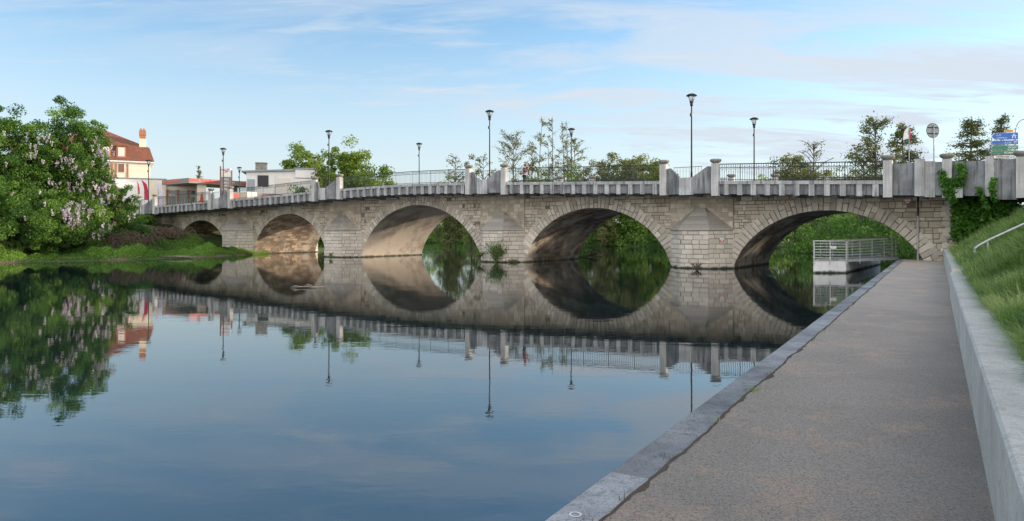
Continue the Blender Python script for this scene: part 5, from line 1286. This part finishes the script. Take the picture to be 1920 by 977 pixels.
feather(297, 89, 337, 384, 9, M['lilac'], 'pale lilac feather flag just right of the leftmost near-side lamp', 0)
feather(259, 90, 341, 364, 3, M['red'], 'narrow red flag farthest left before the shop', 0)
# white modern building
wb = wpt(470, 96); WB = empty('white_building', (wb.x, wb.y, 4.0), math.radians(14), 'modern white flat-roofed building with grey roof edge and stubby chimney right of the fuel station', 'building')
zw = zat(322, 96)-4; x1 = (590-470)/F*93
g = G(); g.hexa([(-.6, .2, 0), (x1-2.6, .2, 0), (x1-2.6, 8, 0), (-.6, 8, 0), (-.6, .2, zw-.03), (x1-2.6, .2, zw+.24), (x1-2.6, 8, zw+.24), (-.6, 8, zw-.03)]); g.build('wall', M['white_wall'], WB)
g = G(); g.box(x1-2.6, x1, -.6, 8, 0, zat(311, 93)-4-.1); g.build('wall', M['white_wall'], WB)
g = G(); g.hexa([(-1.2, -.15, zw-.05), (x1-2.55, -.2, zw+.25), (x1-2.55, 8.2, zw+.25), (-1.2, 8.2, zw-.05), (-1.2, -.15, zw+.12), (x1-2.55, -.2, zw+.5), (x1-2.55, 8.2, zw+.5), (-1.2, 8.2, zw+.12)])
rf = g.build('roof', M['metal_roof'], WB); g = G(); g.box(x1-2.7, x1+.15, -.75, 8.2, zat(311, 93)-4-.1, zat(311, 93)-4+.1); g.build('roof_edge', M['metal_roof'], rf)
g = G(); g.box(.5, 2.0, 1.0, 2.0, zw, zat(304, 97)-4); g.box(.42, 2.08, .92, 2.08, zat(306, 97)-4, zat(304.8, 97)-4); g.build('chimney', M['bowl'], rf)
g = G(); g.box(.9, 2.3, .12, .22, zw-2.0, zw-.45); g.build('window', M['dark'], WB)
g = G(); g.box(2.9, 3.1, .05, .22, 0, zw-.3); g.box(.7, .82, .05, .22, 0, zw-.3); g.build('pillar', M['white'], WB)
g = G(); g.box(3.3, 5.2, .14, .22, .3, zw-.8); g.build('roller_door', M['blind'], WB)
g = G(); g.box(-.5, .5, .12, .22, .2, zw-1.0); g.build('window', M['grey_wall'], WB)
g = G(); g.box(x1-2.62, x1+.02, -.66, -.603, zat(330, 93)-4, zat(329, 93)-4); g.build('string_course', M['shutter'], WB)

# ---------------------------------------------------------------- signs and poles on the right
def sgnpos(x, D): return (x-960)/F*D
sx0 = sgnpos(1857, 38); SG = empty('direction_sign', (sx0, 38.0, 4.2), math.radians(-3), 'stack of blue, green and white arrow-shaped road signs at the right edge', 'road sign')
k_ = 38/F
def px(xp): return (xp-1857)*k_
def pz(yp): return zat(yp, 38)-4.2
def plate(x0, x1, y0, y1, mat, tip=True, slope=0.8, yy=0):
    g = G(); zt0, zt1, zb0, zb1_ = pz(y0)-slope*k_, pz(y0), pz(y1)-slope*k_*0, pz(y1); xm = px(x0)+(pz(y0)-pz(y1))*.42 if tip else px(x0)
    for (mt, ex, dp, nm) in ((M['white'], 0.012, 0.0, 'rim'), (mat, 0, -.006, 'face')):
        g = G(); pts = [(xm-ex*.6, zt0+ex), (px(x1)+ex, zt1+ex), (px(x1)+ex, zb1_-ex), (xm-ex*.6, zb0-ex)]+([(px(x0)-ex, (zt0+zb0)/2)] if tip else [])
        n = len(pts); V = [(a, dp-.004, b) for a, b in pts]+[(a, .03, b) for a, b in pts]; g.add(V, [tuple(range(n-1, -1, -1)), tuple(range(n, 2*n))]+[(i, (i+1) % n, n+(i+1) % n, n+i) for i in range(n)])
        if nm == 'rim': base = g.build('sign_plate', mt, SG)
        else: g.build('plate_face', mt, base)
    return base
R90 = (math.radians(90), 0, 0)
p = plate(1859.5, 1906.8, 249, 261.5, M['blue']); text_obj('lettering', 'A 71', .13, M['white'], p, (px(1867.5), -.013, pz(255.5)), R90, .002); text_obj('lettering', 'CLERMONT', .105, M['white'], p, (px(1868), -.013, pz(260)), R90, .002, 1.0)
g = G(); c = (px(1899.5), pz(255.3)); s_ = .12
for x_, w_ in ((-.075, .012), (.06, .012)): g.hexa([(c[0]+x_*1.2-.02, -.016, c[1]-s_), (c[0]+x_*1.2+.03, -.016, c[1]-s_), (c[0]+x_*1.2+.03, -.010, c[1]-s_), (c[0]+x_*1.2-.02, -.010, c[1]-s_), (c[0]+x_*.35-.01, -.016, c[1]+s_), (c[0]+x_*.35+.02, -.016, c[1]+s_), (c[0]+x_*.35+.02, -.010, c[1]+s_), (c[0]+x_*.35-.01, -.010, c[1]+s_)])
g.box(c[0]-.13, c[0]+.14, -.017, -.010, c[1]+.01, c[1]+.035); g.build('motorway_symbol', M['white'], p)
p = plate(1858.5, 1906.8, 263.5, 270.5, M['blue']); text_obj('lettering', 'A 719', .14, M['white'], p, (px(1882), -.013, pz(269.5)), R90, .002, 1.05); text_obj('lettering', '%', .12, M['white'], p, (px(1900), -.013, pz(269.2)), R90, .002) if False else None
g = G(); c = (px(1901.5), pz(267)); g.box(c[0]-.055, c[0]-.03, -.016, -.01, c[1]-.06, c[1]+.06); g.box(c[0]+.03, c[0]+.055, -.016, -.01, c[1]-.06, c[1]+.06); g.box(c[0]-.08, c[0]+.08, -.017, -.01, c[1]+.01, c[1]+.03); g.build('motorway_symbol', M['white'], p)
p = plate(1858.5, 1906.8, 273, 280, M['green']); text_obj('lettering', 'VICHY', .15, M['white'], p, (px(1888), -.013, pz(278.6)), R90, .002, 1.1, bold=.002)
p = plate(1857.5, 1906.8, 282.5, 289, M['green']); text_obj('lettering', 'ROANNE', .145, M['white'], p, (px(1882), -.013, pz(288)), R90, .002, 1.08, bold=.002)
p = plate(1863, 1907.5, 291.5, 296.5, M['white'], False); text_obj('lettering', 'VARENNES s/ A.', .115, M['black'], p, (px(1867), -.013, pz(295.6)), R90, .002, 1.25, bold=.002)
p = plate(1863, 1907.5, 299, 303.5, M['white'], False); text_obj('lettering', 'St GERAND', .10, M['black'], p, (px(1886), -.013, pz(302.8)), R90, .002, 1.1)
p = plate(1882.5, 1898, 243.5, 247.5, M['orange'], False); text_obj('lettering', 'DEVIATION', .06, M['black'], p, (px(1883.5), -.013, pz(246.4)), R90, .002, 1.0)
g = G(); g.tube([(px(1859.5), .06, 0), (px(1860.5), .06, pz(258))], .03, 8); g.tube([(px(1903), .06, 0), (px(1903), .06, pz(247))], .03, 8); g.build('post', M['sign_back'], SG)
# round sign from behind
D2 = 39.5; RS = empty('round_sign', (sgnpos(1751, D2), D2, 4.2), math.radians(12), 'round traffic sign on a thin grey pole seen from behind', 'road sign')
zc = zat(244.5, D2)-4.2; rad = 13.5/F*D2
g = G(); g.tube([(0, 0, 0), (0, 0, zc+rad*.8)], .03, 8); g.build('pole', M['sign_back'], RS)
g = G(); g.tube([(0, .07, zc), (0, .10, zc)], rad, 36); g.build('disc', M['sign_back'], RS)
g = G(); g.tube([(rad*math.cos(a), .08, zc+rad*math.sin(a)) for a in np.linspace(0, 2*math.pi, 37)], .018, 5)
for dz in (-.17, .17): g.box(-.32, .32, .035, .07, zc+dz-.025, zc+dz+.025)
g.build('rim_and_clamps', M['lamp_metal'], RS)
# furled flag
D3 = 52; FG = empty('flag_pole', (sgnpos(1704.5, D3), D3, 4.2), 0, 'flagpole with a limp pale and red flag behind the approach wall', 'flag')
z1 = zat(235, D3)-4.2; g = G(); g.tube([(0, 0, 0), (0, 0, z1)], .035, 8); g.build('pole', M['sign_back'], FG)
g = G(); 
for k in range(5): g.tube([(-.05-.05*k, .02*(k % 2), z1-.10-k*.06), (-.08-.06*k, .04, z1-.6), (-.07-.085*k, .0, z1-1.0-k*.02)], [.03, .05, .045], 6)
g.build('cloth', M['white'], FG); g = G(); g.tube([(.03, 0, z1-.2), (.07, .02, z1-.6), (.08, 0, z1-1.05)], [.03, .055, .03], 6); g.build('cloth_stripe', M['crimson'], FG)
# arched lamp post at the frame edge
D4 = 44; LP = empty('road_lamp', (sgnpos(1904, D4), D4, 4.2), 0, 'thin grey arching road lamp behind the direction signs', 'street lamp'); kk = D4/F
zz0 = zat(248, D4)-4.2; g = G(); g.tube([(0, 0, 0), (0, 0, zz0)]+[(16*kk*(1-math.cos(a)), 0, zz0+24*kk*math.sin(a)) for a in np.linspace(.1, 1.55, 8)]+[(16*kk+.9, 0, zz0+25.5*kk)], .028, 8); g.build('pole', M['sign_back'], LP)
g = G(); g.box(16*kk+.8, 16*kk+1.5, -.12, .12, zz0+25*kk-.08, zz0+25*kk+.04); g.build('lamp_head', M['sign_back'], LP)
# little plates fixed to the stonework
def plate_on(s, o, z, label, w=.30, h=.24):
    r = empty('warning_plate', B(s, o, z), BANG, label, 'sign', 'small red and white plates on the masonry'); g = G(); g.box(-w/2, w/2, 0, .015, 0, h*.5); g.build('red_half', M['red'], r)
    g = G(); g.box(-w/2, w/2, 0, .015, h*.5+.001, h); g.build('white_half', M['white'], r); g = G(); g.box(-.09, .09, .0155, .019, h*.10, h*.4); g.build('symbol', M['white'], r); return r
c, hw = PIER[0]; 
pr_ = plate_on(0, 0, 0, 'small red and white plate on the pale stones of the pier nearest the quay')
pv = Vector((c-hw, 0)); qv = Vector((c-hw+1.15, 1.3)); m1 = pv.lerp(qv, .5); pr_.location = B(m1.x-.04, m1.y+.04, zat(453, 44.6)); pr_.rotation_euler = (0, 0, BANG+math.atan2(1.3, 1.15))
plate_on(-11.0, 0.10, zat(382, 39.2), 'red plate high on the masonry under the approach parapet', .34, .24)
g = G(); g.lathe([(.02, -.10), (.07, -.06), (.08, 0), (.06, .08), (.02, .10)], sides=12); o = g.build('wall_light', M['white'], None, smooth=True); o.location = B(-12.65, 0.14, zat(469, 37.6)); tag(o, 'small white bulkhead light low on the wall at the end of the path', 'lamp')
# marker and bench on the far banks
D5 = 78; MK = empty('river_marker', (sgnpos(1551, D5), D5, 0.3), 0, 'white triangular river marker on a post, seen through the arch by the quay', 'sign')
z1 = zat(432, D5)-.3; g = G(); g.tube([(0, 0, -.6), (0, 0, z1+.2)], .05, 6); g.build('post', M['bark'], MK)
w_ = .26; g = G(); g.add([(-w_, -.06, z1+.3), (w_, -.06, z1+.3), (.05, -.06, z1-.3), (-.05, -.06, z1-.3), (-w_, -.08, z1+.3), (w_, -.08, z1+.3), (.05, -.08, z1-.3), (-.05, -.08, z1-.3)], [(0, 1, 2, 3), (7, 6, 5, 4), (0, 4, 5, 1), (1, 5, 6, 2), (2, 6, 7, 3), (3, 7, 4, 0)]); g.build('panel', M['white'], MK)
D6 = 110.5; BN = empty('park_bench', (sgnpos(1201, D6), D6, gz(sgnpos(1201, D6), D6)+.15), 0, 'pale bench on the far bank seen through the second arch from the quay', 'bench')
g = G(); g.box(-.95, .95, .18, .24, .75, 1.0); g.build('backrest', M['blind'], BN); g = G(); g.box(-.95, .95, -.25, .2, .42, .47); g.build('seat', M['blind'], BN)
for dx in (-.8, .8): g = G(); g.box(dx-.04, dx+.04, -.2, .22, -.3, .42); g.build('leg', M['blind'], BN)
